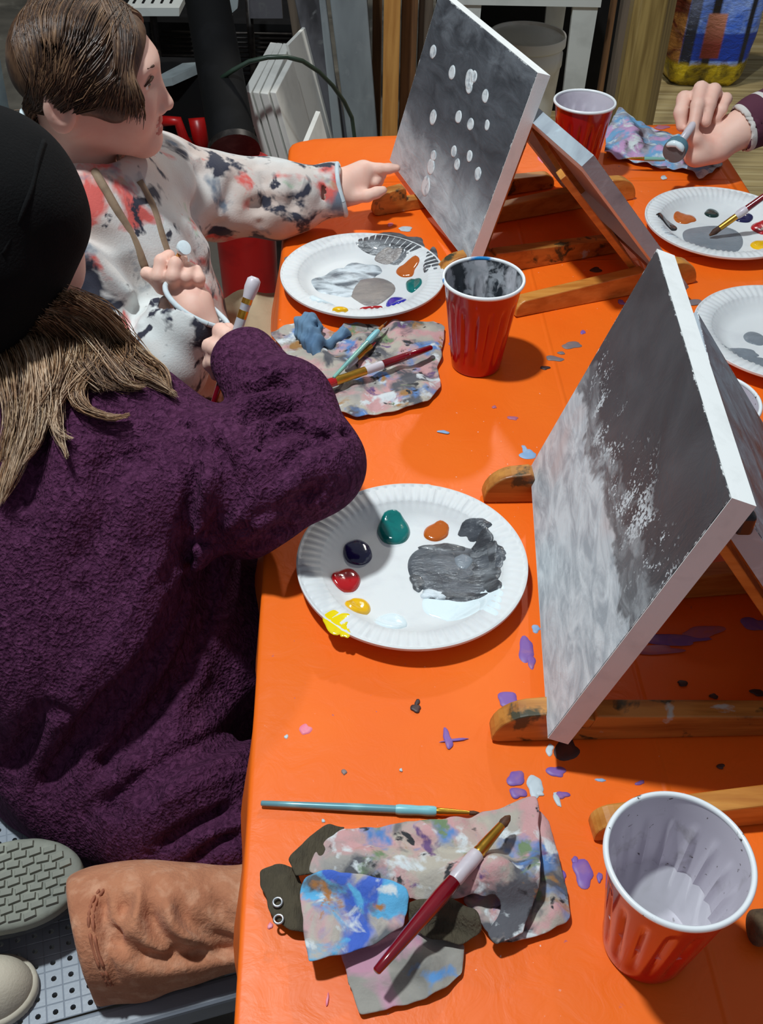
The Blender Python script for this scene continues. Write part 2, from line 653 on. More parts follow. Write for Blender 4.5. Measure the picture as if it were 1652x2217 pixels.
# ================================================================== foam plates
m_foam = mat('white_foam', C(218, 220, 220), .55, [(C(206, 208, 210), 30, .5, .8, 1)], (900, .12, .0006), sss=.05)
PAINT = {k: mat('wet_paint_' + k, c, .12, [(c2, 70, .55, .75, 3)], (160, .25, .0015), coat=.6) for k, c, c2 in (
    ('teal', C(0, 108, 104), C(0, 92, 92)), ('navy', C(24, 22, 70), C(20, 18, 56)), ('red', C(176, 16, 22), C(160, 10, 18)), ('yellow', C(240, 186, 8), C(232, 170, 4)),
    ('white', C(226, 240, 244), C(214, 230, 236)), ('brown', C(186, 92, 24), C(170, 78, 18)), ('blue', C(36, 36, 168), C(26, 26, 150)), ('black', C(18, 22, 24), C(30, 30, 34)),
    ('green', C(10, 44, 40), C(6, 36, 34)), ('lemon', C(238, 212, 20), C(228, 190, 10)))}
for k, c, c2, sc in (('grey', C(98, 102, 108), C(56, 60, 66), 26), ('slate', C(128, 136, 144), C(118, 126, 134), 16), ('taupe', C(150, 142, 136), C(128, 122, 120), 30),
                     ('streak', C(212, 222, 228), C(96, 104, 112), 34), ('char', C(62, 64, 68), C(120, 124, 128), 40), ('mist', C(190, 204, 212), C(214, 226, 232), 20)):
    PAINT[k] = mat('mixed_paint_' + k, c, .22, [(c2, sc, .42, .66, 5, (1, 2.2, 1))], (110, .6, .003, (1, 2.5, 1)), coat=.35)
PR = .110


def plate_profile(th, i, r, z):
    if .0865 < r < .107:
        a = (th / (2 * math.pi) * 72) % 1.0
        z += .0011 * (1 if .18 < a < .5 else (-.3 if a > .6 else .1))
    return r, z


def plate(center, label):
    pr = [(0.0001, .0035), (.03, .0035), (.062, .0036), (.070, .0045), (.078, .0085), (.084, .0118), (.0868, .0130), (.0875, .0136), (.096, .0146), (.1045, .0152), (.1062, .0148), (.1085, .0160),
          (PR, .0156), (PR, .0138), (.107, .0122), (.095, .0112), (.086, .0095), (.079, .0052), (.072, .0008), (.062, .0004), (.0001, .0004)]
    e = empty('foam_plate', (center[0], center[1], 0), label, 'plate', 'foam plates used as paint palettes')
    o = MB().lathe([(r, z if z < .0037 else .0036 + (z - .0036) * 1.5) for r, z in pr], (0, 0, .0008), 288, plate_profile).build('dish', m_foam, e, True, True, auto=50)
    return e


def plate_z(r):
    for (r0, z0), (r1, z1) in zip([(0, .0035), (.062, .0036), (.070, .0045), (.078, .0085), (.084, .0118), (.0875, .0138), (.1045, .0152)], [(.062, .0036), (.070, .0045), (.078, .0085), (.084, .0118), (.0875, .0138), (.1045, .0152), (.12, .0150)]):
        if r <= r1:
            z = z0 + (z1 - z0) * (r - r0) / (r1 - r0)
            return (z if z < .0037 else .0036 + (z - .0036) * 1.5) + .0008
    return .021


def dollops(e, items, seed=0):
    cx, cy = e.location[0], e.location[1]
    for k, it in enumerate(items):
        name, px, py, hw, hh, cn, h = it[:7]
        tail = it[7] if len(it) > 7 else None
        wob = it[8] if len(it) > 8 else .06
        zc = .0045
        for _ in range(3):
            c0 = tp(px, py, zc)
            zc = plate_z(math.hypot(c0[0] - cx, c0[1] - cy))
        rx = np.linalg.norm(tp(px + hw, py, zc) - c0)
        ry = np.linalg.norm(tp(px, py - hh, zc) - c0)
        n = 30 if hw < 60 else 60
        ol = blob_outline(c0[:2], rx, ry, 0, n, wob, seed * 50 + k, tail)
        V, Fc = dome(ol, 0, h)
        V = [(x, y, z + plate_z(math.hypot(x - cx, y - cy)) - .0002) for x, y, z in V]
        obj(name, V, Fc, PAINT[cn], e)


pA = plate((.030, .688), 'foam plate palette nearest the camera, with a big swirl of wet dark grey paint')
dollops(pA, [
    ('paint_dollop', 853, 1152, 37, 26, 'teal', .0065, (1.75, .26)), ('paint_dollop', 943, 1155, 27, 17, 'brown', .0035, (.9, .3)), ('paint_dollop', 775, 1198, 32, 25, 'navy', .006),
    ('paint_dollop', 750, 1259, 31, 25, 'red', .006), ('paint_dollop', 775, 1316, 27, 21, 'yellow', .005), ('paint_dollop', 846, 1351, 37, 24, 'white', .004),
    ('paint_smear', 728, 1344, 32, 24, 'lemon', .0012, None, .3), ('paint_smear', 748, 1368, 12, 12, 'lemon', .001, None, .3),
    ('paint_smear', 985, 1315, 66, 36, 'white', .0016, None, .16), ('paint_smear', 1050, 1290, 40, 52, 'white', .0014, None, .2), ('paint_smear', 985, 1238, 96, 66, 'grey', .0034, None, .14),
    ('paint_smear', 1005, 1235, 72, 46, 'char', .0040, None, .2), ('paint_smear', 985, 1228, 62, 34, 'grey', .0046, None, .2), ('paint_smear', 1028, 1152, 32, 22, 'grey', .0025, None, .3), ('paint_smear', 1045, 1178, 22, 22, 'char', .0028, None, .3), ('paint_smear', 915, 1215, 20, 22, 'char', .0026, None, .35), ('paint_smear', 1062, 1215, 16, 30, 'char', .0036, None, .35), ('paint_smear', 905, 1262, 16, 20, 'char', .0030, None, .3), ('paint_smear', 1060, 1265, 22, 26, 'char', .0034, None, .35), ('paint_smear', 940, 1290, 34, 10, 'streak', .0032, None, .4), ('paint_smear', 965, 1190, 46, 12, 'char', .0036, None, .35), ('paint_smear', 990, 1292, 62, 12, 'char', .0030, None, .3), ('paint_dollop', 1002, 1222, 24, 18, 'slate', .0060, None, .15)], 1)
pB = plate((-.031, 1.225), 'foam plate palette between the pointing child and the dark-stained cup')
dollops(pB, [
    ('paint_smear', 838, 541, 52, 30, 'char', .0012, None, .2), ('paint_smear', 880, 530, 40, 18, 'char', .001, None, .35), ('paint_smear', 935, 560, 14, 26, 'char', .0008, None, .4), ('paint_smear', 840, 562, 26, 14, 'taupe', .0020, None, .2),
    ('paint_smear', 735, 612, 60, 27, 'streak', .0022, None, .2), ('paint_smear', 785, 588, 44, 18, 'streak', .002, None, .25), ('paint_smear', 806, 630, 48, 30, 'taupe', .0024, None, .14),
    ('paint_dollop', 698, 658, 26, 14, 'white', .004), ('paint_dollop', 737, 676, 16, 8, 'yellow', .005), ('paint_dollop', 803, 676, 24, 10, 'red', .005), ('paint_dollop', 858, 658, 23, 14, 'blue', .005),
    ('paint_dollop', 896, 620, 17, 14, 'teal', .004, (2.2, .2)), ('paint_dollop', 880, 587, 21, 13, 'brown', .004, (.5, .3), .15)], 2)
pC = plate((.487, 1.393), 'foam plate palette below the hand in the striped sleeve, with a pool of grey paint')
dollops(pC, [
    ('paint_smear', 1545, 520, 66, 32, 'slate', .0012, None, .1), ('paint_smear', 1455, 512, 26, 18, 'streak', .0012, None, .3), ('paint_dollop', 1478, 474, 20, 11, 'brown', .003, (.1, .4)), ('paint_dollop', 1541, 463, 16, 8, 'green', .003),
    ('paint_dollop', 1450, 490, 17, 8, 'black', .002, (2.6, 1.0)), ('paint_dollop', 1648, 495, 20, 12, 'red', .004), ('paint_dollop', 1650, 532, 24, 11, 'yellow', .004), ('paint_dollop', 1608, 474, 20, 8, 'navy', .003)], 3)
pD = plate((.497, 1.101), 'foam plate at the right edge with a petal-shaped smear of slate grey paint')
dollops(pD, [
    ('paint_smear', 1634, 733, 24, 14, 'slate', .0016), ('paint_smear', 1600, 765, 42, 11, 'slate', .0014, None, .15), ('paint_smear', 1640, 790, 34, 20, 'slate', .0016, None, .15), ('paint_smear', 1690, 745, 40, 16, 'slate', .0016)], 4)

# ================================================================== red cups
m_red = mat('red_cup_plastic', C(186, 20, 14), .2, [(C(170, 14, 10), 14, .45, .7, 2)], coat=.4)
m_cupw = mat('cup_white_lining', C(206, 200, 210), .3, [(C(196, 188, 200), 30, .5, .7, 3)], sss=.05)
m_rimw = mat('cup_rim_plastic', C(232, 236, 238), .3, [(C(220, 224, 228), 30, .5, .7, 3)])
m_cupd = mat('cup_lining_stained', C(200, 200, 206), .35, [(C(52, 58, 64), 42, .42, .52, 7, (1, 1, .45)), (C(180, 184, 190), 60, .5, .6, 9)])
m_cups = mat('cup_lining_specked', C(206, 200, 210), .3, [(C(90, 78, 76), 170, .67, .70, 4), (C(178, 172, 178), 40, .58, .7, 6)])
m_rimb = mat('cup_rim_blue_paint', C(232, 236, 238), .3, [(C(20, 130, 200), 20, .60, .66, 12.3)])
m_rims = mat('cup_rim_specked', C(232, 236, 238), .3, [(C(84, 74, 70), 80, .64, .67, 5)])
mw_, nt, b = new_mat('cloudy_rinse_water')
b.inputs['Base Color'].default_value = (.86, .85, .90, 1)
b.inputs['Roughness'].default_value = .03
b.inputs['Alpha'].default_value = .35
b.inputs['IOR'].default_value = 1.33
m_water = mw_


def cup(c, label, lining, rimm, water=None, rot=0):
    e = empty('plastic_cup', (c[0], c[1], 0), label, 'cup', 'red party cups with white lining')
    e.rotation_euler[2] = rot

    def flute(th, i, r, z):
        if .012 < z < .098:
            a = (th / (2 * math.pi) * 16) % 1.0
            s = abs(a - .5) * 2
            q = math.sin(min(1, (z - .012) / .018) * math.pi / 2) * min(1, (.098 - z) / .012)
            r -= .0030 * q * max(0, 1 - s * (1.1 + 1.6 * (z - .012) / .086))
        return r, z
    H = .120
    rad = lambda z: .0300 + (.0455 - .0300) * z / H
    zs = [0, .002, .006, .012, .016, .022, .03, .045, .06, .075, .088, .094, .098, .102, .110, .1165]
    out = [(.0001, .004), (.025, .004), (.0262, .0008), (.0292, .0006)] + [(rad(z), max(z, .0012)) for z in zs]
    MB().lathe(out, (0, 0, .0006), 128, flute).build('outer_wall', m_red, e, True, True, auto=60)
    inn = [(rad(.1165) - .0006, .1165)] + [(rad(z) - .0010, z) for z in zs[::-1] if .006 <= z < .1165] + [(rad(.006) - .003, .0055), (.0245, .0050), (.0235, .0062), (.0001, .0062)]
    MB().lathe(inn, (0, 0, .0006), 128, flute).build('inner_lining', lining, e, True, True, auto=60)
    rr = []
    for k in range(13):
        a = 2 * math.pi * k / 12
        rr.append((rad(.1175) + .0010 + .0020 * math.cos(a), .1180 + .0024 * math.sin(a)))
    MB().lathe(rr, (0, 0, 0), 96).build('rim', rimm, e, True, True)
    if water:
        MB().lathe([(rad(water) - .0012, water), (.0001, water - .0002)], (0, 0, .0006), 64).build('rinse_water', m_water, e, True, True)
    return e


cup((.193, .332), 'large near red cup at bottom right, holding a little cloudy rinse water', m_cups, m_rims, .050, .4)
cup((.112, 1.048), 'red cup stained black inside with blue paint on the rim, beside the far canvas', m_cupd, m_rimb)
cup((.299, 1.583), 'clean red cup farthest back, behind the leaning canvas', m_cupw, m_rimw)
c4 = tp(1543, 862, .12)
cup(c4, 'red cup half hidden behind the top of the near canvas', m_cups, m_rims, None, .2)

# ================================================================== easels
m_wood = mat('varnished_wood', C(206, 140, 62), .42, [(C(176, 108, 40), 9, .4, .7, 1, (1, 9, 9)), (C(224, 166, 88), 6, .5, .8, 4, (1, 12, 12))], (14, .2, .001, (1, 10, 10)))
m_woodp = mat('paint_marked_wood', C(200, 136, 62), .45, [(C(150, 88, 34), 9, .4, .7, 1, (1, 9, 9)), (C(64, 60, 40), 40, .58, .66, 3), (C(190, 196, 190), 30, .66, .72, 8)], (14, .2, .001, (1, 10, 10)))
m_blackp = mat('black_paint', C(24, 24, 26), .35, [(C(40, 40, 42), 30, .5, .7, 2)])


def runner(e, A, B, mt, foot=True, w=.018):
    """bottom rail from the rounded foot A to the rounded tail B"""
    A, B = np.asarray(A), np.asarray(B)
    L = np.linalg.norm(B - A)
    d = (B - A) / L
    n = np.array([-d[1], d[0]])
    prof = []
    if foot:
        for k in range(9):
            a = math.pi - k * (math.pi / 2) / 8
            prof.append((.034 + .034 * math.cos(a), .003 + .034 * math.sin(a)))
        prof += [(.046, .0385), (.050, .036), (.052, .018), (.080, .0175), (.084, .033), (L * .6, .029)]
    else:
        prof += [(0, .004), (0, .02), (.006, .026), (L * .5, .028)]
    for k in range(7):
        a = math.pi / 2 - k * (math.pi / 2) / 6
        prof.append((L - .016 + .016 * math.cos(a), .008 + .016 * math.sin(a)))
    prof += [(L, .002), (L - .004, 0.0008), (.006, .0008)]
    V = []
    for s in (-.5, .5):
        for t, z in prof:
            q = A + d * t + n * s * w
            V.append((q[0], q[1], z))
    k = len(prof)
    Fc = [tuple(range(k))[::-1], tuple(range(k, 2 * k))] + [(i, (i + 1) % k, k + (i + 1) % k, k + i) for i in range(k)]
    o = recalc(obj('base_rail', V, Fc, mt, e, False))
    bevel(o, .0015, 2, 40)
    return d, n


def bar(name, e, A, B, n, wd, th, mt):
    """square bar from A to B, wd along n"""
    A, B, n = map(np.asarray, (A, B, n))
    d = nrm(B - A)
    n = nrm(n - d * (n @ d))
    m_ = np.cross(d, n)
    q = lambda P: [P + n * a * wd / 2 + m_ * b_ * th / 2 for a, b_ in ((-1, -1), (1, -1), (1, 1), (-1, 1))]
    o = MB().hexa(q(A), q(B)).build(name, mt, e)
    bevel(o, .001, 2)
    return o


def easel(label, rails, up, inset, upl, mt, off=.066, clip=False):
    """rails: (foot, tail) pairs; up: unit vector of the lean; the uprights stand on a rear crossbar"""
    c0 = np.mean([np.mean(r, 0) for r in rails], 0)
    e = empty('tabletop_easel', (c0[0], c0[1], 0), label, 'easel', 'small wooden tabletop easels')
    bs = []
    for A, B in rails:
        d, n = runner(e, A, B, mt)
        bs.append(np.array([*(np.asarray(A) + d * off), .0235]))
    up = np.asarray(up)
    a0, b0 = bs
    nn = nrm(b0 - a0)
    bar('crossbar', e, a0 - nn * .009, b0 + nn * .009, up, .012, .008, mt)
    tops = []
    for q, base in ((1, a0), (-1, b0)):
        bb_ = base + nn * q * inset
        bar('upright', e, bb_, bb_ + up * upl, nn, .018, .008, mt)
        tops.append(bb_ + up * upl)
    bar('crossbar', e, tops[0] - up * .03, tops[1] - up * .03, up, .02, .006, mt)
    if clip:
        kb = pw(1613, 1131, .705)
        bevel(MB().box(tuple(kb - np.array([.006, .005, .009])), tuple(kb + np.array([.006, .005, .009]))).build('clip', m_blackp, e), .003, 3)
    return e


def lean(h, ang):
    return np.array([h[0] * math.cos(ang), h[1] * math.cos(ang), math.sin(ang)])


ex1, u1 = np.array([-.0589, -.9972, .0470]), np.array([.3213, .0256, .9466])
ex3, u3 = np.array([.2964, -.9546, .0289]), np.array([.2697, .1127, .9563])
h4 = np.array([math.cos(math.radians(200)), math.sin(math.radians(200))])
u4 = lean(h4, math.radians(49))
YW2 = math.radians(5)
u2 = lean((-math.cos(YW2), math.sin(YW2)), math.radians(53))
easel('wooden easel holding the near canvas, its foot marked with dabs of paint', [((.094, .507), (.395, .522)), ((.105, .803), (.405, .818))], u1, .05, .20, m_woodp, .078)
easel('wooden easel behind the near cup, holding the grey canvas at the right edge', [((.450, .455), (.166, .418)), ((.455, .694), (.190, .660))], u2, .14, .22, m_wood, .078, True)
easel('wooden easel holding the far canvas with white dabs', [((.068, 1.241), (.329, 1.340)), ((-.022, 1.436), (.258, 1.542))], u3, .03, .19, m_woodp, .082)
easel('wooden easel seen from behind, holding the canvas that faces away', [((.421, 1.260), (.166, 1.162)), ((.380, 1.510), (.110, 1.400))], u4, .02, .20, m_wood, .090)

# ================================================================== canvases
m_cloth = mat('primed_canvas', C(236, 238, 236), .7, [(C(222, 224, 222), 40, .5, .8, 2)], (700, .15, .0008))
m_edgegrey = mat('painted_edge', C(170, 182, 190), .5, [(C(140, 148, 158), 14, .5, .7, 2), (C(190, 206, 214), 30, .58, .68, 6)], (200, .3, .001))


def paint_mat(name, W, H, kind):
    mt, nt, b = new_mat(name)
    vec = coords(nt)
    sp = nt.nodes.new('ShaderNodeSeparateXYZ')
    nt.links.new(vec, sp.inputs[0])
    u = math_(nt, 'DIVIDE', sp.outputs[0], W)
    v = math_(nt, 'DIVIDE', sp.outputs[1], H)
    n_big = noise(nt, vec, 11, 5, .6, .5, (3, 1, 0))
    n_str = noise(nt, vec, 16, 5, .65, .6, (1, 6, 0), (1.0, 2.6, 1) if kind == 'far' else (1.6, 1.2, 1))
    n_fine = noise(nt, vec, 300, 3, .6, 0, (7, 2, 0))
    if kind == 'near':
        # light below, dark slate above, a ragged dry-brushed border between
        t = math_(nt, 'ADD', v, math_(nt, 'MULTIPLY', math_(nt, 'SUBTRACT', n_big, .5), .42))
        t = math_(nt, 'ADD', t, math_(nt, 'MULTIPLY', math_(nt, 'SUBTRACT', n_str, .5), .22))
        t = math_(nt, 'ADD', t, math_(nt, 'MULTIPLY', math_(nt, 'SUBTRACT', u, .5), -.10))
        n_sw = noise(nt, vec, 22, 5, .6, 1.4, (6, 2, 0), (.8, 2.2, 1))
        lo_ = mixc(nt, ramp(nt, n_sw, .36, .62), C(164, 174, 181), C(214, 222, 226))
        pk = noise(nt, vec, 9, 3, .5, .3, (8, 3, 0))
        lo_ = mixc(nt, math_(nt, 'MULTIPLY', ramp(nt, pk, .58, .72), .7), lo_, C(196, 180, 178))
        mid = mixc(nt, ramp(nt, n_sw, .4, .6), C(98, 102, 106), C(146, 152, 156))
        dk = mixc(nt, ramp(nt, n_big, .35, .7), C(58, 60, 64), C(80, 82, 86))
        c = mixc(nt, ramp(nt, t, .47, .50), lo_, mid)
        c = mixc(nt, ramp(nt, t, .56, .60), c, dk)
        band = math_(nt, 'MULTIPLY', ramp(nt, t, .52, .57), ramp(nt, t, .72, .64))
        sk = math_(nt, 'MULTIPLY', band, ramp(nt, math_(nt, 'ADD', math_(nt, 'MULTIPLY', n_fine, .5), math_(nt, 'MULTIPLY', noise(nt, vec, 30, 3, .5, .8, (2, 9, 0), (1, .5, 1)), .6)), .590, .62))
        c = mixc(nt, sk, c, C(206, 214, 218))
    elif kind == 'far':
        t = math_(nt, 'ADD', v, math_(nt, 'MULTIPLY', math_(nt, 'SUBTRACT', n_big, .5), .45))
        t = math_(nt, 'ADD', t, math_(nt, 'MULTIPLY', math_(nt, 'SUBTRACT', n_str, .5), .35))
        dk = mixc(nt, ramp(nt, n_str, .35, .65), C(62, 65, 70), C(88, 92, 98))
        md = mixc(nt, ramp(nt, n_str, .35, .65), C(92, 96, 102), C(120, 126, 132))
        lt = mixc(nt, ramp(nt, n_str, .35, .6), C(146, 154, 160), C(190, 198, 202))
        c = mixc(nt, ramp(nt, t, .16, .32), lt, md)
        c = mixc(nt, ramp(nt, t, .30, .50), c, dk)
        c = mixc(nt, math_(nt, 'MULTIPLY', ramp(nt, t, .86, .98), .6), c, md)
    else:
        c = mixc(nt, ramp(nt, n_str, .35, .65), C(104, 90, 96), C(140, 150, 160))
        c = mixc(nt, ramp(nt, n_big, .50, .60), c, C(112, 80, 76))
        c = mixc(nt, ramp(nt, n_fine, .68, .7), c, C(186, 196, 204))
    # bare canvas ragged along the border
    ed = math_(nt, 'MINIMUM', math_(nt, 'MINIMUM', sp.outputs[0], math_(nt, 'SUBTRACT', W, sp.outputs[0])), math_(nt, 'SUBTRACT', H, sp.outputs[1]))
    ed = math_(nt, 'ADD', ed, math_(nt, 'MULTIPLY', math_(nt, 'SUBTRACT', noise(nt, vec, 70, 6, .8, 0, (0, 5, 0)), .5), .012))
    c = mixc(nt, ramp(nt, ed, .0005, -.0004), c, C(232, 236, 236))
    nt.links.new(c, b.inputs['Base Color'])
    b.inputs['Roughness'].default_value = .48 if kind != 'away2' else .5
    b.inputs['Specular IOR Level'].default_value = .5 if kind != 'away2' else .15
    add_bump(nt, b, math_(nt, 'ADD', math_(nt, 'MULTIPLY', n_str, 1.0), math_(nt, 'MULTIPLY', n_fine, .12)), .5, .003)
    return mt


def canvas(label, O, ex, up, W, H, kind, T=.018, edge=None):
    """O: lower corner of the front; ex: along the lower edge; up: up the face"""
    ex, up = nrm(ex), nrm(up)
    n = np.cross(ex, up)
    mw = Matrix([[ex[i], up[i], n[i], O[i]] for i in range(3)] + [[0, 0, 0, 1]])
    e = empty('stretched_canvas', label=label, cat='canvas', group='stretched canvases on easels', mw=mw)
    MB().box((.0005, .0005, -.0015), (W - .0005, H - .0005, 0)).build('painted_front', paint_mat('painted_face_' + kind, W, H, kind), e, local=True)
    em = edge or m_cloth
    MB().box((.026, .026, -.0030), (W - .026, H - .026, -.0017)).build('canvas_back', m_cloth, e, local=True)
    bw = .028
    for lo, hi in (((0, 0, -T), (W, bw, -.0016)), ((0, H - bw, -T), (W, H, -.0016)), ((0, bw, -T), (bw, H - bw, -.0016)), ((W - bw, bw, -T), (W, H - bw, -.0016))):
        MB().box(tuple(np.array(lo) + (.0004, .0004, 0)), tuple(np.array(hi) - (.0004, .0004, 0))).build('stretcher_bar', m_cloth, e, local=True)
    q = [(0, 0), (W, 0), (W, H), (0, H)]
    V = [(x, y, z) for z in (-T, -.0004) for x, y in q]
    o = MB().add(V, [(k, (k + 1) % 4, 4 + (k + 1) % 4, 4 + k) for k in range(4)]).build('canvas_wrap', em, e, local=True, fix=True)
    md = o.modifiers.new('thickness', 'SOLIDIFY')
    md.thickness = .0008
    md.offset = 1
    return e


bf1 = np.array([.1556, .8289, .0210])
cv1 = canvas('near canvas painted pale grey below and dark slate grey above', bf1, ex1, u1, .3517, .2652, 'near')
bf3 = np.array([.0024, 1.581, .0210])
cv3 = canvas('far grey canvas dotted with white oval dabs', bf3, ex3, u3, .3605, .2513, 'far')
e4 = np.array([math.cos(math.radians(110)), math.sin(math.radians(110)), 0])
cv4 = canvas('canvas facing away to the right behind the one with white dabs', np.array([.401, 1.206, .021]), e4, u4, .345, .268, 'away', edge=m_edgegrey)
e2 = np.array([math.sin(YW2), math.cos(YW2), 0])
t2 = np.array([.246, .515, .250])
cv2 = canvas('smaller grey-brown canvas at the right edge, leaning behind the near canvas', t2 - u2 * .28, e2, u2, .254, .28, 'away2', edge=m_edgegrey)

# white oval dabs on the far canvas
m_dab = mat('white_dab_paint', C(218, 224, 226), .4, [(C(176, 184, 190), 90, .5, .62, 3)], (150, .4, .001))
n3 = np.cross(nrm(ex3), nrm(u3))
mi3 = np.array(cv3.matrix_basis.inverted())
for k, (px, py, hw, hh) in enumerate([(938, 112, 7, 15), (979, 157, 7, 16), (1017, 172, 9, 24), (1027, 166, 6, 14), (1016, 190, 7, 13), (1051, 208, 7, 15), (938, 254, 7, 17), (993, 253, 7, 14), (1019, 269, 7, 14), (1055, 271, 5, 12),
                                       (939, 337, 6, 12), (933, 361, 8, 18), (922, 403, 9, 23), (983, 328, 6, 13), (1017, 338, 6, 13), (990, 356, 6, 13), (1035, 376, 7, 15)]):
    ol = []
    for qx, qy in blob_outline((px, py), hw, hh, .12, 20, .05, k):
        d = ray(qx, qy)
        P = CAM_O + d * ((bf3 - CAM_O) @ n3) / (d @ n3)
        q = mi3[:3, :3] @ P + mi3[:3, 3]
        ol.append((q[0], q[1]))
    V, Fc = dome(ol, .0002, .0007, ((1, 0), (.93, .95), (.66, .8), (.4, .5)))
    obj('paint_dab', V, Fc, m_dab, cv3, local=True)

# ================================================================== paint rags
RAGL = [(C(150, 146, 142), 18, 0.420, 0.620, 1), (C(196, 150, 150), 26, 0.480, 0.590, 2), (C(84, 84, 90), 24, 0.530, 0.610, 3), (C(86, 128, 186), 22, 0.560, 0.650, 4), (C(206, 212, 214), 44, 0.575, 0.66, 5),
        (C(160, 116, 64), 30, 0.600, 0.670, 6), (C(110, 132, 96), 34, 0.620, 0.690, 7), (C(104, 74, 120), 32, 0.630, 0.690, 8), (C(40, 40, 44), 52, 0.610, 0.660, 9)]
m_rag = mat('paint_smeared_rag', C(178, 170, 156), .8, RAGL, (260, .5, .0015), sheen=.1)
m_rag2 = mat('paint_smeared_rag_blue', C(176, 168, 158), .8, [(C(200, 140, 150), 24, 0.460, 0.600, 12), (C(60, 96, 190), 22, 0.460, 0.570, 14), (C(90, 170, 214), 32, 0.540, 0.610, 15), (C(90, 92, 96), 28, 0.540, 0.630, 16), (C(206, 212, 214), 48, 0.58, 0.67, 5), (C(168, 112, 60), 36, 0.600, 0.650, 19)], (260, .5, .0015), sheen=.1)
m_rag3 = mat('paint_smeared_rag_far', C(150, 150, 160), .8, [(C(64, 40, 48), 18, 0.500, 0.620, 22), (C(108, 160, 200), 18, 0.460, 0.550, 24), (C(190, 150, 190), 26, 0.520, 0.610, 25), (C(200, 210, 210), 36, 0.540, 0.630, 26)], (260, .5, .0015))
m_ragg = mat('grey_sleeve_rag', C(150, 146, 138), .8, [(C(120, 118, 112), 28, 0.450, 0.700, 31), (C(190, 140, 160), 18, 0.540, 0.630, 33), (C(86, 140, 196), 20, 0.600, 0.670, 38)], (300, .4, .0012))
m_collar = mat('brown_rib_knit', C(74, 66, 50), .9, [(C(54, 48, 38), 30, .45, .7, 2)], (420, .9, .003, (1, .15, 1)))
m_knot = mat('blue_grey_rag', C(96, 128, 156), .8, [(C(76, 108, 140), 14, .45, .65, 3), (C(140, 150, 150), 20, .6, .7, 5), (C(120, 84, 44), 18, .68, .74, 7)], (240, .4, .001))


def inside(pt, poly):
    x, y = pt
    r = False
    j = len(poly) - 1
    for i in range(len(poly)):
        xi, yi = poly[i]
        xj, yj = poly[j]
        if (yi > y) != (yj > y) and x < (xj - xi) * (y - yi) / (yj - yi) + xi:
            r = not r
        j = i
    return r


def smooth_poly(P, it=2):
    P = [np.asarray(p, float) for p in P]
    for _ in range(it):
        Q = []
        for i in range(len(P)):
            a, b = P[i], P[(i + 1) % len(P)]
            Q += [a * .75 + b * .25, a * .25 + b * .75]
        P = Q
    return P


def rag_sheet(name, outline_px, z0, hfun, mt, parent, step=.0042, it=2, thick=.0016, edge_drop=None):
    """sheet of cloth with the given outline lying at height z0 + hfun(x, y, distance to the edge)"""
    poly = smooth_poly([tp(px, py, z0)[:2] for px, py in outline_px], it)
    A = np.array(poly)
    lo, hi = A.min(0) - step, A.max(0) + step
    nx_, ny_ = int((hi[0] - lo[0]) / step) + 2, int((hi[1] - lo[1]) / step) + 2
    seg0, seg1 = A, np.roll(A, -1, 0)
    pts = {}
    V, Fc = [], []

    def near(q):
        ab = seg1 - seg0
        t = np.clip(((q - seg0) * ab).sum(1) / ((ab * ab).sum(1) + 1e-12), 0, 1)
        pr = seg0 + ab * t[:, None]
        d = np.linalg.norm(pr - q, axis=1)
        k = d.argmin()
        return pr[k], d[k]
    for i in range(nx_):
        for j in range(ny_):
            q = lo + np.array([i, j]) * step
            pr, d = near(q)
            ins = inside(q, poly)
            if not ins:
                if d > step * .75:
                    continue
                q, d = pr, 0.0
            elif d < step * .3:
                q, d = pr, 0.0
            pts[i, j] = len(V)
            V.append((q[0], q[1], z0 + hfun(q[0], q[1], d)))
    for i in range(nx_ - 1):
        for j in range(ny_ - 1):
            c = [pts.get(k) for k in ((i, j), (i + 1, j), (i + 1, j + 1), (i, j + 1))]
            if None not in c:
                Fc.append(tuple(c))
            elif sum(k is None for k in c) == 1:
                Fc.append(tuple(k for k in c if k is not None))
    o = obj(name, V, Fc, mt, parent)
    md = o.modifiers.new('thickness', 'SOLIDIFY')
    md.thickness = thick
    md.offset = 1
    md = o.modifiers.new('smooth', 'SUBSURF')
    md.levels = md.render_levels = 1
    return o


def wr(x, y, s=0.0):
    return .55 * math.sin(210 * x - 150 * y + s) * math.sin(170 * y + 60 * x + 2 * s) + .5 * math.sin(62 * x + 41 * y + s) + .3 * math.sin(-95 * x + 70 * y + 2 * s) + .2 * math.sin(160 * x + 130 * y + s * 3)


def ridge(x, y, a, b, wd):
    """1 on the line a-b (px on the table), fading over wd"""
    A, B = tp(*a)[:2], tp(*b)[:2]
    q = np.array([x, y])
    ab = B - A
    t = min(1, max(0, (q - A) @ ab / (ab @ ab)))
    d = np.linalg.norm(A + ab * t - q)
    return math.exp(-(d / wd) ** 2)


def jag(P, seed, step=14, amp=2.2):
    """an outline in px broken into short irregular steps"""
    r = np.random.default_rng(seed)
    out = []
    for k in range(len(P)):
        a, b_ = np.array(P[k], float), np.array(P[(k + 1) % len(P)], float)
        n = max(1, int(np.linalg.norm(b_ - a) / step))
        for q in range(n):
            out.append(tuple(a + (b_ - a) * q / n + (r.normal(0, amp, 2) if q else 0)))
    return out


def fold(x, y, pts, wd):
    return max(ridge(x, y, pts[k], pts[k + 1], wd) for k in range(len(pts) - 1))


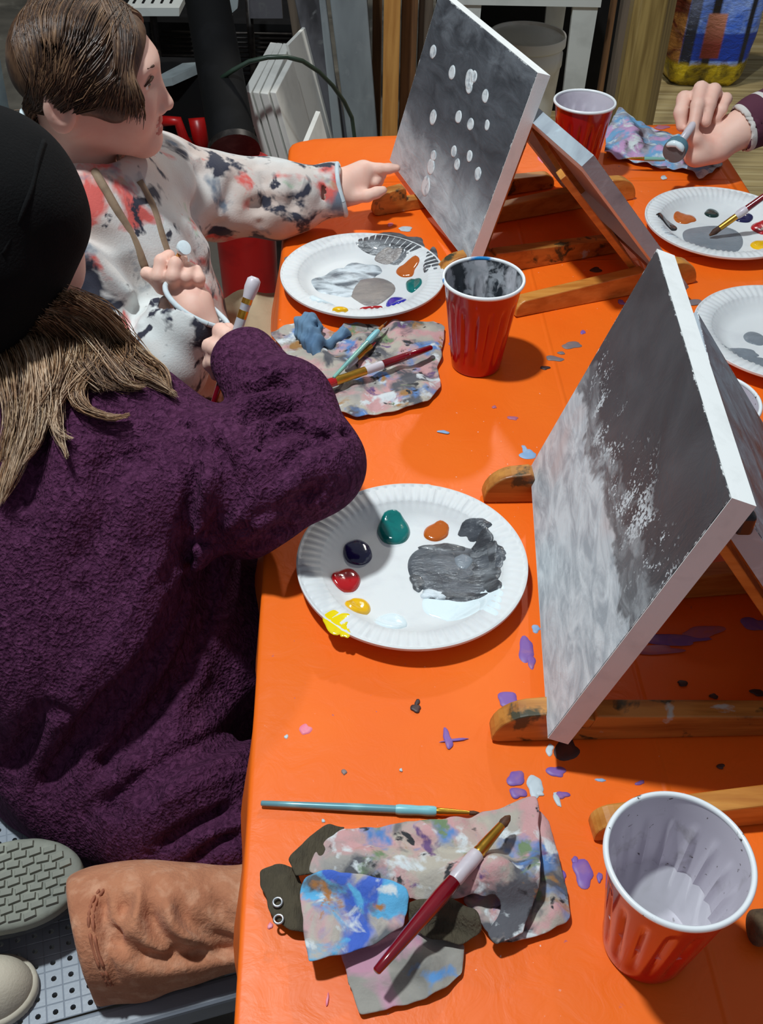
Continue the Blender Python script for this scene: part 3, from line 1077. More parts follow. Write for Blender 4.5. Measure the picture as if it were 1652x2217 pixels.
ra = empty('paint_rag', tp(900, 1930), 'old T-shirt scrap crumpled by the table edge, smeared with many paint colours', 'rag', 'paint rags')
rag_sheet('sleeve', jag([(735, 2060), (752, 2120), (780, 2203), (880, 2180), (960, 2150), (1000, 2112), (1006, 2048), (900, 2000)], 1), .002,
          lambda x, y, d: .002 + .0012 * wr(x, y) + .004 * fold(x, y, [(880, 2050), (940, 2110), (950, 2160)], .008) + .003 * fold(x, y, [(760, 2130), (850, 2120), (990, 2080)], .006), m_ragg, ra, it=0)
rag_sheet('back_panel', jag([(1150, 1745), (1186, 1800), (1212, 1890), (1233, 1972), (1224, 2008), (1150, 2035), (1080, 2050), (1000, 1960), (1060, 1800)], 2), .003,
          lambda x, y, d: .004 + .0014 * wr(x, y, 2) + .007 * fold(x, y, [(1168, 1800), (1186, 1900), (1196, 1990)], .008) - .003 * fold(x, y, [(1172, 1880), (1225, 1975)], .006), m_rag, ra, it=0)
rag_sheet('collar', jag([(562, 1893), (605, 1880), (645, 1886), (672, 1960), (672, 2030), (622, 2022), (585, 1985)], 3), .003, lambda x, y, d: .004 + .001 * wr(x, y, 5) + .003 * fold(x, y, [(610, 1885), (630, 1960), (640, 2020)], .006), m_collar, ra, it=0)
rag_sheet('collar', jag([(624, 1872), (660, 1835), (712, 1795), (748, 1800), (705, 1850), (690, 1905), (640, 1908)], 4), .010, lambda x, y, d: .006 + .003 * fold(x, y, [(640, 1885), (670, 1850), (720, 1805)], .005), m_collar, ra, it=0)
rag_sheet('front_panel', jag([(668, 1898), (684, 1845), (735, 1806), (850, 1792), (960, 1782), (1060, 1760), (1140, 1738), (1158, 1740), (1166, 1850), (1160, 1950), (1132, 2025), (1075, 2052), (1052, 2024), (1085, 1985), (1080, 1955), (1030, 1950), (940, 1960), (880, 1952), (800, 1915)], 5), .012,
          lambda x, y, d: .003 + .0020 * wr(x, y, 1) + .010 * fold(x, y, [(760, 1885), (900, 1915), (1060, 1925)], .018) + .014 * fold(x, y, [(1060, 1925), (1110, 1940), (1150, 1930)], .014) + .007 * fold(x, y, [(1150, 1745), (1158, 1860), (1156, 1950)], .009)
          - .004 * fold(x, y, [(700, 1870), (850, 1850), (1000, 1870)], .006) + .004 * fold(x, y, [(860, 1800), (960, 1850), (1100, 1840)], .007) - .004 * fold(x, y, [(1010, 1780), (1060, 1850), (1130, 1890)], .006), m_rag, ra, it=0)
rag_sheet('pocket_fold', jag([(880, 1965), (960, 1955), (1030, 1985), (1042, 2020), (1000, 2050), (930, 2035), (885, 2010)], 6), .010, lambda x, y, d: .001 + .002 * wr(x, y, 9) + .010 * fold(x, y, [(900, 1985), (960, 1980), (1025, 2012)], .007) - .003 * fold(x, y, [(900, 2010), (1000, 2035)], .005), m_collar, ra, it=0)
rag_sheet('tail_panel', jag([(648, 1930), (660, 1905), (720, 1896), (800, 1912), (872, 1930), (886, 1950), (878, 2008), (800, 2052), (735, 2075), (668, 2088), (655, 2010)], 7), .016,
          lambda x, y, d: .002 + .0018 * wr(x, y, 4) + .008 * fold(x, y, [(690, 1910), (780, 1930), (860, 1960)], .012) - .004 * fold(x, y, [(660, 1960), (740, 1975), (800, 2040)], .007) + .004 * fold(x, y, [(700, 1980), (720, 2070)], .008), m_rag2, ra, it=0)
m_ringm = mat('snap_metal', C(190, 194, 198), .3, [(C(150, 152, 156), 60, .5, .7, 1)], metal=.8)
for px, py in ((601, 1953), (603, 1990)):
    c0 = tp(px, py, .012)
    o = MB().lathe([(.0032 + .0009 * math.cos(a * math.pi / 4), .0009 * math.sin(a * math.pi / 4)) for a in range(9)], c0, 24).build('snap_ring', m_ringm, ra, True)

rb = empty('paint_rag', tp(800, 790), 'paint-smeared rag by the second plate, with loose brushes lying on it', 'rag', 'paint rags')
rag_sheet('rag_sheet', jag([(585, 728), (640, 705), (700, 722), (722, 735), (745, 708), (800, 704), (830, 715), (860, 702), (952, 703), (962, 715), (957, 780), (946, 800), (954, 842), (925, 876), (880, 886), (850, 897), (770, 908), (700, 880), (640, 800)], 11, 12, 1.8), .002,
          lambda x, y, d: .003 + .0030 * wr(x, y, 3) + .008 * ridge(x, y, (665, 700), (690, 790), .016) + .006 * ridge(x, y, (755, 835), (780, 870), .008) + .005 * fold(x, y, [(790, 885), (860, 862), (930, 850)], .007) + .005 * fold(x, y, [(700, 730), (760, 760), (800, 735)], .007) + .005 * fold(x, y, [(850, 710), (880, 760), (950, 780)], .008) - .003 * fold(x, y, [(820, 800), (900, 790), (940, 830)], .006) + .004 * fold(x, y, [(690, 790), (740, 800), (790, 830)], .007), m_rag, rb, it=0)
P_, Q_ = nets(lambda p: smin(smin(ell(p, tp(664, 705, .020), (.016, .015, .017)), chain(p, [tp(668, 712, .022), tp(676, 745, .015), tp(690, 775, .009)], [.013, .011, .007], .01), .012), chain(p, [tp(682, 745, .012), tp(712, 742, .010), tp(740, 727, .010), tp(762, 714, .008)], [.006, .004, .006, .004], .01), .008)
              + .0024 * np.sin(p[:, 0] * 240 + p[:, 1] * 90) * np.sin(p[:, 2] * 200 + p[:, 1] * 130) + .0014 * np.sin(p[:, 0] * 520 - p[:, 1] * 300 + p[:, 2] * 260), tp(664, 705, .0) + np.array([-.05, -.09, -.0]), tp(664, 705, .05) + np.array([.10, .05, .03]), .002)
mesh_fast('twisted_corner', P_, Q_, m_knot, rb)
rc = empty('paint_rag', tp(1420, 320), 'purple and blue stained rag beside the farthest cup', 'rag', 'paint rags')
rag_sheet('rag_sheet', jag([(1306, 345), (1312, 290), (1336, 256), (1364, 262), (1400, 282), (1460, 296), (1520, 330), (1565, 358), (1520, 393), (1470, 372), (1420, 368), (1360, 352)], 12, 10, 1.2), .002,
          lambda x, y, d: .006 + .0055 * wr(x * .8, y * .8, 6) + .012 * ridge(x, y, (1345, 262), (1360, 320), .02) + .006 * ridge(x, y, (1400, 300), (1500, 330), .016) + .006 * fold(x, y, [(1330, 330), (1400, 335), (1480, 360)], .010), m_rag3, rc, it=0)

# ================================================================== paint brushes
m_hred = mat('wine_red_lacquer', C(120, 10, 26), .18, [(C(92, 6, 20), 30, .45, .7, 2), (C(210, 190, 190), 90, .72, .74, 5)], coat=.6)
m_hteal = mat('pearl_teal_lacquer', C(112, 162, 172), .25, [(C(140, 186, 190), 40, .5, .7, 2)], coat=.4, metal=.2)
m_hmint = mat('mint_lacquer', C(126, 184, 170), .3, [(C(110, 170, 170), 40, .5, .7, 2)], coat=.3)
m_gripw = mat('frosted_grip', C(206, 198, 204), .35, [(C(190, 180, 188), 40, .5, .7, 2)], sss=.1)
m_gript = mat('aqua_grip', C(132, 196, 204), .35, [(C(120, 186, 196), 40, .5, .7, 2)])
m_gold = mat('brass_ferrule', C(206, 156, 60), .28, [(C(176, 124, 40), 40, .5, .7, 2)], metal=.9)
m_brist = mat('brown_bristle', C(66, 38, 24), .7, [(C(110, 70, 40), 90, .5, .7, 2)], (300, .6, .001))
m_brtan = mat('tan_bristle', C(170, 106, 40), .7, [(C(130, 76, 28), 90, .5, .7, 2)], (300, .6, .001))
m_clear = mat('clear_acrylic', C(200, 202, 210), .1, [(C(180, 184, 196), 30, .5, .7, 2)], trans=.35)


def brush(label, A, B, parts, grp='paint brushes'):
    """A: handle end, B: bristle tip; parts: (name, t0, t1, [(t, r)...], material, flat)"""
    A, B = np.asarray(A, float), np.asarray(B, float)
    e = empty('paint_brush', tuple((A + B) / 2), label, 'brush', grp)
    for name, prof, mt in parts:
        MB().tube([A + (B - A) * t for t, r in prof], [r for t, r in prof], 16).build(name, mt, e, True, auto=50)
    return e


K = .001
A_, B_ = tp(565, 1739, .0042), tp(1040, 1761, .004)
brush('pale teal paint brush lying straight on the orange cloth', A_, B_, [
    ('handle', [(0, 1.6 * K), (.004, 2.2 * K), (.2, 2.7 * K), (.42, 3.4 * K), (.62, 3.3 * K)], m_hteal), ('grip', [(.615, 3.6 * K), (.63, 4.2 * K), (.68, 4.1 * K), (.72, 3.8 * K), (.76, 4.2 * K), (.79, 4.0 * K), (.80, 3.4 * K)], m_gript),
    ('ferrule', [(.80, 3.0 * K), (.82, 3.2 * K), (.83, 2.9 * K), (.85, 3.0 * K), (.95, 1.7 * K)], m_gold), ('bristles', [(.95, 1.6 * K), (.97, 1.9 * K), (.99, 1.1 * K), (1, .4 * K)], m_brist)])
A_, B_ = tp(814, 2104, .036), tp(1104, 1766, .040)
brush('wine red paint brush with frosted grip lying across the crumpled T-shirt scrap', A_, B_, [
    ('handle', [(0, 2.2 * K), (.006, 3.0 * K), (.1, 3.8 * K), (.3, 5.2 * K), (.45, 6.0 * K), (.555, 5.4 * K)], m_hred), ('grip', [(.55, 4.4 * K), (.57, 5.6 * K), (.62, 5.4 * K), (.68, 5.8 * K), (.735, 5.4 * K), (.74, 4.4 * K)], m_gripw),
    ('ferrule', [(.735, 4.3 * K), (.75, 4.8 * K), (.765, 4.3 * K), (.78, 4.5 * K), (.93, 3.2 * K)], m_gold), ('bristles', [(.93, 3.0 * K), (.95, 3.6 * K), (.98, 2.8 * K), (1, .8 * K)], m_brist)])
A_, B_ = tp(935, 752, .022), tp(690, 838, .020)
brush('wine red brush with wide gold ferrule on the rag by the second plate', A_, B_, [
    ('handle', [(0, 2.2 * K), (.01, 3.4 * K), (.25, 4.8 * K), (.45, 5.2 * K)], m_hred), ('grip', [(.44, 4.6 * K), (.46, 5.4 * K), (.58, 5.2 * K), (.60, 4.6 * K)], m_gripw),
    ('ferrule', [(.60, 5.2 * K), (.70, 5.4 * K), (.72, 5.0 * K), (.86, 5.6 * K)], m_gold), ('bristles', [(.86, 5.4 * K), (.95, 6.0 * K), (1, 4.0 * K)], PAINT['red'])])
A_, B_ = tp(722, 818, .026), tp(838, 696, .018)
brush('mint green brush lying diagonally on the rag by the second plate', A_, B_, [
    ('handle', [(0, 1.6 * K), (.02, 2.2 * K), (.3, 2.8 * K), (.62, 3.0 * K)], m_hmint), ('grip', [(.61, 3.2 * K), (.66, 4.0 * K), (.78, 4.0 * K), (.82, 3.0 * K)], m_gript), ('ferrule', [(.82, 2.4 * K), (.92, 1.6 * K)], m_brtan), ('bristles', [(.92, 1.5 * K), (1, .4 * K)], m_brist)])
A_, B_ = tp(748, 796, .014), tp(812, 742, .014)
brush('short gold and clear brush tucked under the mint green brush', A_, B_, [
    ('grip', [(0, 2.6 * K), (.05, 4.2 * K), (.3, 4.2 * K), (.36, 3.4 * K)], m_clear), ('ferrule', [(.36, 3.8 * K), (.55, 3.8 * K), (.57, 3.5 * K), (.85, 3.6 * K)], m_gold), ('bristles', [(.85, 3.2 * K), (1, 1.5 * K)], m_hred)])
A_, B_ = tp(1700, 392, .085), tp(1536, 510, .010)
brush('red-handled brush dipped in the grey pool on the far right plate', A_, B_, [
    ('handle', [(0, 3.0 * K), (.3, 4.4 * K), (.50, 4.8 * K)], m_hred), ('grip', [(.50, 4.8 * K), (.54, 6.0 * K), (.60, 6.0 * K), (.64, 4.6 * K)], m_gripw), ('ferrule', [(.64, 4.4 * K), (.70, 4.6 * K), (.86, 4.2 * K)], m_gold), ('bristles', [(.86, 4.0 * K), (.93, 4.6 * K), (1, 1.4 * K)], m_brist)])
A_, B_ = tp(1357, 343, .022), tp(1440, 345, .022)
brush('small mint brush with gold tip on the stained rag by the farthest cup', B_, A_, [
    ('handle', [(0, 2.2 * K), (.1, 3.2 * K), (.55, 3.4 * K)], m_hmint), ('ferrule', [(.55, 3.0 * K), (.9, 2.0 * K)], m_gold), ('bristles', [(.9, 1.9 * K), (1, .5 * K)], m_brtan)])
# round foam dauber at the right edge, standing on the cloth
m_spng = mat('brown_foam', C(96, 78, 56), .95, [(C(66, 52, 38), 60, .45, .65, 2)], (320, .9, .002))
c0 = tp(1648, 2018, .006)
P_, Q_ = nets(lambda p: smax(cap(p, (c0[0] - .004, c0[1], .0125), (c0[0] + .030, c0[1] + .004, .0125), .0125, .0115), -(p[:, 0] - (c0[0] - .010)), .004), c0 + np.array([-.03, -.03, -.03]), c0 + np.array([.06, .03, .03]), .0016)
o = mesh_fast('foam_dauber', P_, Q_, m_spng)
tag(o, 'small brown foam dauber on the cloth at the right edge beside the near cup', 'dauber')

# ================================================================== the bench
m_bench = mat('grey_bench_plastic', C(146, 154, 164), .35, [(C(126, 132, 142), 8, .45, .7, 2), (C(90, 92, 96), 26, .66, .72, 4)], (220, .15, .0008))
m_bleg = mat('bench_leg_grey', C(96, 100, 106), .5, [(C(74, 78, 84), 20, .5, .7, 1)])
Bn = tp(525, 2098, BENCH)
Bl = tp(105, 2214, BENCH)
bx_ = nrm((Bn - Bl)[:2])
by_ = np.array([-bx_[1], bx_[0]])
if by_[1] < 0:
    by_ = -by_
org = Bn[:2] + bx_ * .055
be = empty('bench', (org[0], org[1], FLOOR), 'long grey plastic bench with a perforated top, beside the table', 'bench')
pitch = .0155
NXH, NYH = 27, 96
V, Fc = [], []


def bpt(i, j, z):
    q = org - bx_ * i * pitch + by_ * j * pitch
    return (q[0], q[1], z)


for i in range(NXH):
    for j in range(NYH):
        b0 = len(V)
        for (a, b_) in ((0, 0), (1, 0), (1, 1), (0, 1)):
            V.append(bpt(i + a, j + b_, BENCH - (.0006 if True else 0)))
        cl = []
        for k in range(8):
            th = math.pi / 4 * k + math.pi / 8 + math.pi
            cl.append((.5 + .17 * math.cos(th), .5 + .17 * math.sin(th)))
        # raised pad ring, hole rim, hole wall
        for a, b_ in ((.05, .05), (.95, .05), (.95, .95), (.05, .95)):
            V.append(bpt(i + a, j + b_, BENCH))
        for a, b_ in cl:
            V.append(bpt(i + a, j + b_, BENCH))
        for a, b_ in cl:
            V.append(bpt(i + a, j + b_, BENCH - .006))
        for k in range(4):
            Fc.append((b0 + k, b0 + (k + 1) % 4, b0 + 4 + (k + 1) % 4, b0 + 4 + k))
        for k in range(4):
            h0 = b0 + 8
            Fc.append((b0 + 4 + k, b0 + 4 + (k + 1) % 4, h0 + (2 * k + 2) % 8, h0 + (2 * k + 1) % 8, h0 + 2 * k))
        for k in range(8):
            Fc.append((b0 + 8 + k, b0 + 8 + (k + 1) % 8, b0 + 16 + (k + 1) % 8, b0 + 16 + k))
seat = obj('seat_panel', V, Fc, m_bench, be, False)
W_, L_ = NXH * pitch, NYH * pitch


def brail(i0, i1, j0, j1, z0, z1, name, mt, bev=.006):
    q = [org - bx_ * a + by_ * b_ for a, b_ in ((i0, j0), (i1, j0), (i1, j1), (i0, j1))]
    o = MB().hexa([(p[0], p[1], z0) for p in q], [(p[0], p[1], z1) for p in q]).build(name, mt, be)
    bevel(o, bev, 3)


brail(-.012, W_ + .012, -.024, -.0005, BENCH - .034, BENCH + .001, 'edge_rail', m_bench)
brail(-.012, W_ + .012, L_ + .0005, L_ + .024, BENCH - .034, BENCH + .001, 'edge_rail', m_bench)
brail(-.024, -.0005, 0, L_, BENCH - .034, BENCH + .001, 'edge_rail', m_bench)
brail(W_ + .0005, W_ + .024, 0, L_, BENCH - .034, BENCH + .001, 'edge_rail', m_bench)
for a in (.06, W_ - .06):
    for b_ in (.10, L_ - .10):
        q = org - bx_ * a + by_ * b_
        MB().tube([(q[0], q[1], FLOOR), (q[0], q[1], BENCH - .007)], .016).build('leg', m_bleg, be, True)

# ================================================================== background things
m_stud = mat('pine_stud', C(206, 150, 78), .6, [(C(168, 110, 48), 6, .4, .7, 1, (9, 9, .6)), (C(110, 66, 30), 16, .72, .76, 4)], (10, .3, .002, (9, 9, .5)))
m_studd = mat('old_stud', C(126, 88, 52), .7, [(C(84, 56, 34), 6, .4, .7, 1, (9, 9, .6))], (10, .3, .002, (9, 9, .5)))
m_studg = mat('grey_board', C(112, 98, 84), .7, [(C(80, 70, 60), 6, .4, .7, 1, (9, 9, .6))])
m_post = mat('treated_post', C(168, 142, 82), .6, [(C(120, 96, 48), 5, .4, .7, 1, (12, 12, .7)), (C(84, 62, 36), 12, .70, .75, 4, (1, 1, .6)), (C(196, 172, 116), 4, .55, .8, 7, (12, 12, .6))], (9, .3, .002, (12, 12, .6)))
m_galv = mat('galvanised_sheet', C(158, 168, 172), .45, [(C(112, 120, 124), 7, .42, .66, 1, (1, 1, .3)), (C(156, 164, 168), 18, .56, .7, 3)], (60, .15, .001), metal=.3)
m_galvd = mat('dark_sheet_metal', C(110, 110, 116), .4, [(C(64, 64, 68), 9, .42, .66, 5, (1, 1, .4)), (C(120, 122, 124), 26, .62, .7, 3)], (70, .2, .001), metal=.3)
m_white = mat('white_plastic', C(206, 210, 206), .4, [(C(190, 194, 190), 10, .5, .7, 1)])
m_bucket = mat('bucket_plastic', C(226, 226, 220), .45, [(C(208, 206, 198), 10, .5, .7, 1)], sss=.05)
m_panel = mat('white_panel', C(228, 228, 222), .7, [(C(214, 214, 208), 12, .5, .7, 1)])
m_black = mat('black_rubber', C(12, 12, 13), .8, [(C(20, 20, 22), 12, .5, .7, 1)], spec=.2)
m_blackm = mat('black_wire', C(34, 30, 28), .45, [(C(60, 54, 50), 40, .5, .7, 1)], metal=.3)
m_redp = mat('red_plastic', C(190, 22, 20), .35, [(C(160, 14, 14), 10, .5, .7, 1)])
m_tray = mat('grey_tray', C(150, 160, 162), .5, [(C(130, 138, 140), 12, .5, .7, 1)])
m_cable = mat('green_cable', C(44, 62, 50), .4, [(C(34, 50, 40), 30, .5, .7, 1)])
m_drape = mat('blue_grey_sheet', C(96, 112, 118), .9, [(C(66, 82, 96), 7, .42, .62, 1), (C(110, 132, 128), 5, .55, .7, 3)], (60, .2, .002))


def upright_board(name, px0, px1, py, Y, depth, mt, label, cat, group=None, top=-80):
    x0, x1 = ay(px0, py, Y)[0], ay(px1, py, Y)[0]
    zt = 1.5
    o = MB().box((x0, Y, FLOOR), (x1, Y + depth, zt)).build(name, mt)
    bevel(o, .004, 2)
    return tag(o, label, cat, group)


upright_board('wall_stud', 829, 864, 150, 2.9, .09, m_stud, 'bright pine stud standing behind the far edge of the table', 'stud', 'studs behind the table')
upright_board('wall_stud', 868, 902, 100, 3.02, .09, m_studd, 'darker brown stud just right of the bright pine stud', 'stud', 'studs behind the table')
upright_board('wall_board', 906, 936, 60, 3.1, .03, m_studg, 'grey weathered board beside the darker stud, behind the far canvas', 'board')
upright_board('wall_board', 806, 826, 100, 3.25, .03, m_studd, 'narrow brown board in the gap left of the bright pine stud', 'board')
upright_board('wall_board', 1312, 1322, 100, 3.15, .04, m_studd, 'thin brown board between the white stool and the treated post', 'board')
upright_board('wall_board', 1335, 1352, 100, 3.0, .05, m_studg, 'narrow board right beside the treated post', 'board')
xa, xb, xc = ay(1352, 130, 2.55)[0], ay(1423, 130, 2.55)[0], ay(1446, 130, 2.62)[0]
zt = 1.5
o = MB().hexa([(xa, 2.55, FLOOR), (xb, 2.55, FLOOR), (xc, 2.64, FLOOR), (xa + .01, 2.64, FLOOR)], [(xa, 2.55, zt), (xb, 2.55, zt), (xc, 2.64, zt), (xa + .01, 2.64, zt)]).build('wooden_post', m_post)
bevel(o, .004, 2)
tag(o, 'thick greenish treated wooden post with knots, behind the farthest cup', 'post')


def leaning_sheet(name, c4, Y, th, mt, label, cat, group=None):
    """c4: top-left, top-right, lower-right, lower-left where it meets the sight line; carried down to the floor"""
    tl, tr, br, bl = [ay(px, py, Y) for px, py in c4]
    kl = (FLOOR - tl[2]) / (bl[2] - tl[2])
    kr = (FLOOR - tr[2]) / (br[2] - tr[2])
    bl, br = tl + (bl - tl) * kl, tr + (br - tr) * kr
    dv = np.array([0, th, 0])
    o = MB().hexa([tl, tr, br, bl], [tl + dv, tr + dv, br + dv, bl + dv]).build(name, mt)
    bevel(o, .003, 2)
    return tag(o, label, cat, group)


leaning_sheet('metal_sheet', [(559, -388), (604, -388), (756, 305), (700, 305)], 3.05, .02, m_galvd, 'dark blotchy metal sheet behind the white panels', 'metal sheet', 'metal sheets leaning behind the table')
leaning_sheet('metal_sheet', [(650, -388), (658, -388), (742, 305), (722, 305)], 3.0, .02, m_galv, 'narrow strip of galvanised metal beside the dark blotchy sheet', 'metal sheet', 'metal sheets leaning behind the table')
leaning_sheet('metal_sheet', [(666, -388), (765, -388), (818, 305), (752, 305)], 3.02, .03, m_galv, 'broad galvanised metal sheet left of the bright pine stud', 'metal sheet', 'metal sheets leaning behind the table')
leaning_sheet('metal_sheet', [(612, -60), (640, -60), (664, 80), (634, 80)], 3.2, .05, m_studg, 'dull grey-brown strip at the left end of the metal sheets', 'metal sheet', 'metal sheets leaning behind the table')

# white panels stacked behind the table
PN = [(526, 198, 585, 91), (547, 199, 600, 92), (563, 201, 613, 93), (584, 199, 622, 128)]
YA = 2.62
zP = ay(540, 198, YA)[2]
dvec = ay(566, 330, YA - .0) - ay(526, 198, YA)
dvec = dvec * ((FLOOR - zP) / dvec[2])
for k, (x0, y0, x1, y1) in enumerate(PN):
    A_ = tp(x0, y0, zP)
    B_ = tp(x1, y1, zP)
    tv = tp(x0 + (17, 13, 17, 13)[k], y0 + 2, zP) - A_
    o = MB().hexa([A_, B_, B_ + dvec, A_ + dvec], [A_ + tv, B_ + tv, B_ + dvec + tv, A_ + dvec + tv]).build('art_panel', m_panel)
    bevel(o, .002, 2)
    tag(o, ['leftmost white art panel of the upright stack beside the black pole', 'second white art panel from the left in the upright stack', 'third white art panel in the upright stack, second from the right',
            'rightmost white panel of the stack, its pale broad face showing'][k], 'panel', 'white art panels in a stack')
A_, B_ = tp(618, 96, zP + .02), tp(634, 84, zP + .02)
tv = tp(640, 86, zP + .02) - B_
B2 = B_ + np.array([.02, .10, 0])
o = MB().hexa([A_, B2, B2 + dvec * 1.028, A_ + dvec * 1.028], [A_ + tv, B2 + tv, B2 + dvec * 1.028 + tv, A_ + dvec * 1.028 + tv]).build('art_panel', m_panel)
tag(o, 'taller white panel peeking out behind the upright stack', 'panel', 'white art panels in a stack')
zS = ay(690, 238, 2.55)[2]
A_, B_ = tp(652, 316, zS), tp(684, 240, zS)
tv = tp(662, 318, zS) - A_
dv = dvec * ((FLOOR - zS) / dvec[2])
o = MB().hexa([A_, B_, B_ + dv, A_ + dv], [A_ + tv, B_ + tv, B_ + dv + tv, A_ + dv + tv]).build('art_panel', m_panel)
tag(o, 'short white panel in front of the stack, close to the table corner', 'panel', 'white art panels in a stack')

# black pole in a red bucket-shaped base
base = tp(525, 470, FLOOR + .12)
pb = empty('pole_stand', (base[0], base[1], FLOOR), 'thick black pole standing in a red base, behind the floral sleeve', 'pole')
top = ay(440, -60, base[1] + .25)
bot = np.array([base[0] - .01, base[1], FLOOR + .22])
bot = pw(507, 325, 2.45)
top = pw(438, -60, 2.62)
MB().tube([bot, bot + (top - bot) * .5, top], [.056, .056, .056], 28).build('pole', m_black, pb, True, auto=40)
MB().tube([bot + (bot - top) * .01, bot + (bot - top) * -.02], [.062, .062], 28).build('collar', m_blackm, pb, True, auto=40)
b0 = bot + np.array([.012, 0, -.02])
MB().lathe([(.001, 0), (.06, 0), (.075, -.01), (.082, -.05), (.075, -.20), (.072, FLOOR - b0[2] + .001), (.001, FLOOR - b0[2] + .001)], b0, 40).build('red_base', m_redp, pb, True, auto=40)

# red tool frame and black case behind the face
tf = empty('tool_case', ay(400, 300, 2.8), 'black case with grey tray and red frame in front of the profile face', 'tool case')
c0 = ay(405, 215, 2.75)
MB().box((c0[0] - .10, 2.72, c0[2] - .09), (c0[0] + .05, 2.86, c0[2] + .07)).build('case_body', m_black, tf)
q = [ay(348, 172, 2.68), ay(372, 168, 2.68), ay(434, 140, 2.72), ay(432, 134, 2.80), ay(380, 152, 2.84), ay(348, 140, 2.84)]
MB().add([p for p in q] + [p - np.array([0, 0, .02]) for p in q], [(0, 1, 2, 3, 4, 5), (11, 10, 9, 8, 7, 6)] + [(i, (i + 1) % 6, 6 + (i + 1) % 6, 6 + i) for i in range(6)]).build('grey_tray', m_tray, tf)
MB().tube([ay(352, 262, 2.7), ay(385, 262, 2.7), ay(398, 300, 2.7), ay(425, 340, 2.7)], .014).build('red_frame', m_redp, tf, True)
MB().tube([ay(425, 255, 2.72), ay(440, 330, 2.72)], .022).build('red_frame', m_redp, tf, True)
c1 = ay(405, 320, 2.75)
MB().box((c1[0] - .10, 2.73, FLOOR), (c1[0] + .06, 2.88, c1[2])).build('red_box', m_redp, tf)

# wire shelf with clutter
ws = empty('wire_shelf', tuple(ay(520, 200, 3.4)), 'black wire shelving unit in the dark behind the pole', 'shelf')
for k in range(11):
    zz = ay(520, 72 + k * 10, 3.35)[2]
    MB().tube([np.array([ay(330, 100, 3.35)[0], 3.35 + .0 * k, zz]), np.array([ay(640, 100, 3.35)[0], 3.35, zz])], .004, 8).build('wire', m_blackm, ws, True)
for px in (340, 545, 640):
    p = ay(px, 100, 3.33)
    MB().tube([(p[0], 3.33, FLOOR), (p[0], 3.33, ay(px, -80, 3.33)[2])], .011, 10).build('shelf_post', m_blackm, ws, True)
o = MB().box((ay(250, 60, 3.6)[0], 3.55, FLOOR), (ay(650, 60, 3.6)[0], 3.9, ay(500, 40, 3.6)[2])).build('dark_filler_box', m_black)  # made-up black box that fills the darkness behind the shelf
tag(o, 'large black box added to fill the dark behind the wire shelf', 'box')
sh = empty('shelf_board', tuple(ay(340, 20, 3.2)), 'white ledge with a row of small notches above the profile face', 'ledge')
MB().hexa([ay(270, 35, 3.2), ay(388, 35, 3.2), ay(388, 17, 3.2), ay(270, 17, 3.2)], [ay(270, 35, 3.2) + (0, .25, 0), ay(388, 35, 3.2) + (0, .25, 0), ay(388, 17, 3.2) + (0, .25, 0), ay(270, 17, 3.2) + (0, .25, 0)]).build('ledge_body', m_white, sh)
for k in range(5):
    p = ay(290 + k * 20, 13, 3.24)
    MB().box((p[0] - .003, 3.24, p[2] - .01), (p[0] + .003, 3.27, p[2] + .01)).build('notch', m_black, sh)
cb = empty('chair_back', tuple(ay(500, 15, 3.2)), 'pale grey plastic chair back at the top, right of the black pole', 'chair')
MB().tube([ay(478, -40, 3.1), ay(486, 10, 3.1), ay(494, 36, 3.1)], .014, 10).build('chair_leg', m_white, cb, True)
MB().hexa([ay(494, -50, 3.12), ay(520, -50, 3.12), ay(514, 18, 3.12), ay(496, 34, 3.12)], [p + np.array([0, .02, 0]) for p in (ay(494, -50, 3.12), ay(520, -50, 3.12), ay(514, 18, 3.12), ay(496, 34, 3.12))]).build('chair_panel', m_tray, cb)
o = MB().hexa([ay(536, -40, 3.3), ay(606, -40, 3.3), ay(612, 40, 3.3), ay(540, 40, 3.3)], [p + np.array([0, .03, 0]) for p in (ay(536, -40, 3.3), ay(606, -40, 3.3), ay(612, 40, 3.3), ay(540, 40, 3.3))]).build('storage_bin', m_galvd)
tag(o, 'dull grey bin panel on the wire shelf', 'bin')

# green cable looping over the panels
pts = [(478, 170, 2.5), (505, 152, 2.5), (540, 133, 2.5), (580, 124, 2.5), (620, 123, 2.5), (655, 132, 2.55), (690, 155, 2.6), (720, 185, 2.65), (745, 220, 2.7), (762, 255, 2.75), (768, 300, 2.75), (768, 340, 2.75)]
o = MB().tube([ay(*p) for p in pts], .0055, 10).build('cable', m_cable, None, True)
tag(o, 'dark green cable arching over the white panels', 'cable')

# sheet at the far left behind the ponytail
V, Fc = [], []
for i in range(41):
    for j in range(21):
        x = -1.62 + i * .0225
        z = FLOOR + .02 + j * .045
        V.append((x, 1.95 + .035 * math.sin(i * .55 + .25 * j) + .02 * math.sin(i * 1.3) + .05 * math.sin(j * .3), z))
for i in range(40):
    for j in range(20):
        a = i * 21 + j
        Fc.append((a, a + 21, a + 22, a + 1))
o = obj('hanging_sheet', V, Fc, m_drape)
md = o.modifiers.new('thickness', 'SOLIDIFY')
md.thickness = .012
tag(o, 'blue-grey sheet hanging at the far left behind the ponytail', 'sheet')

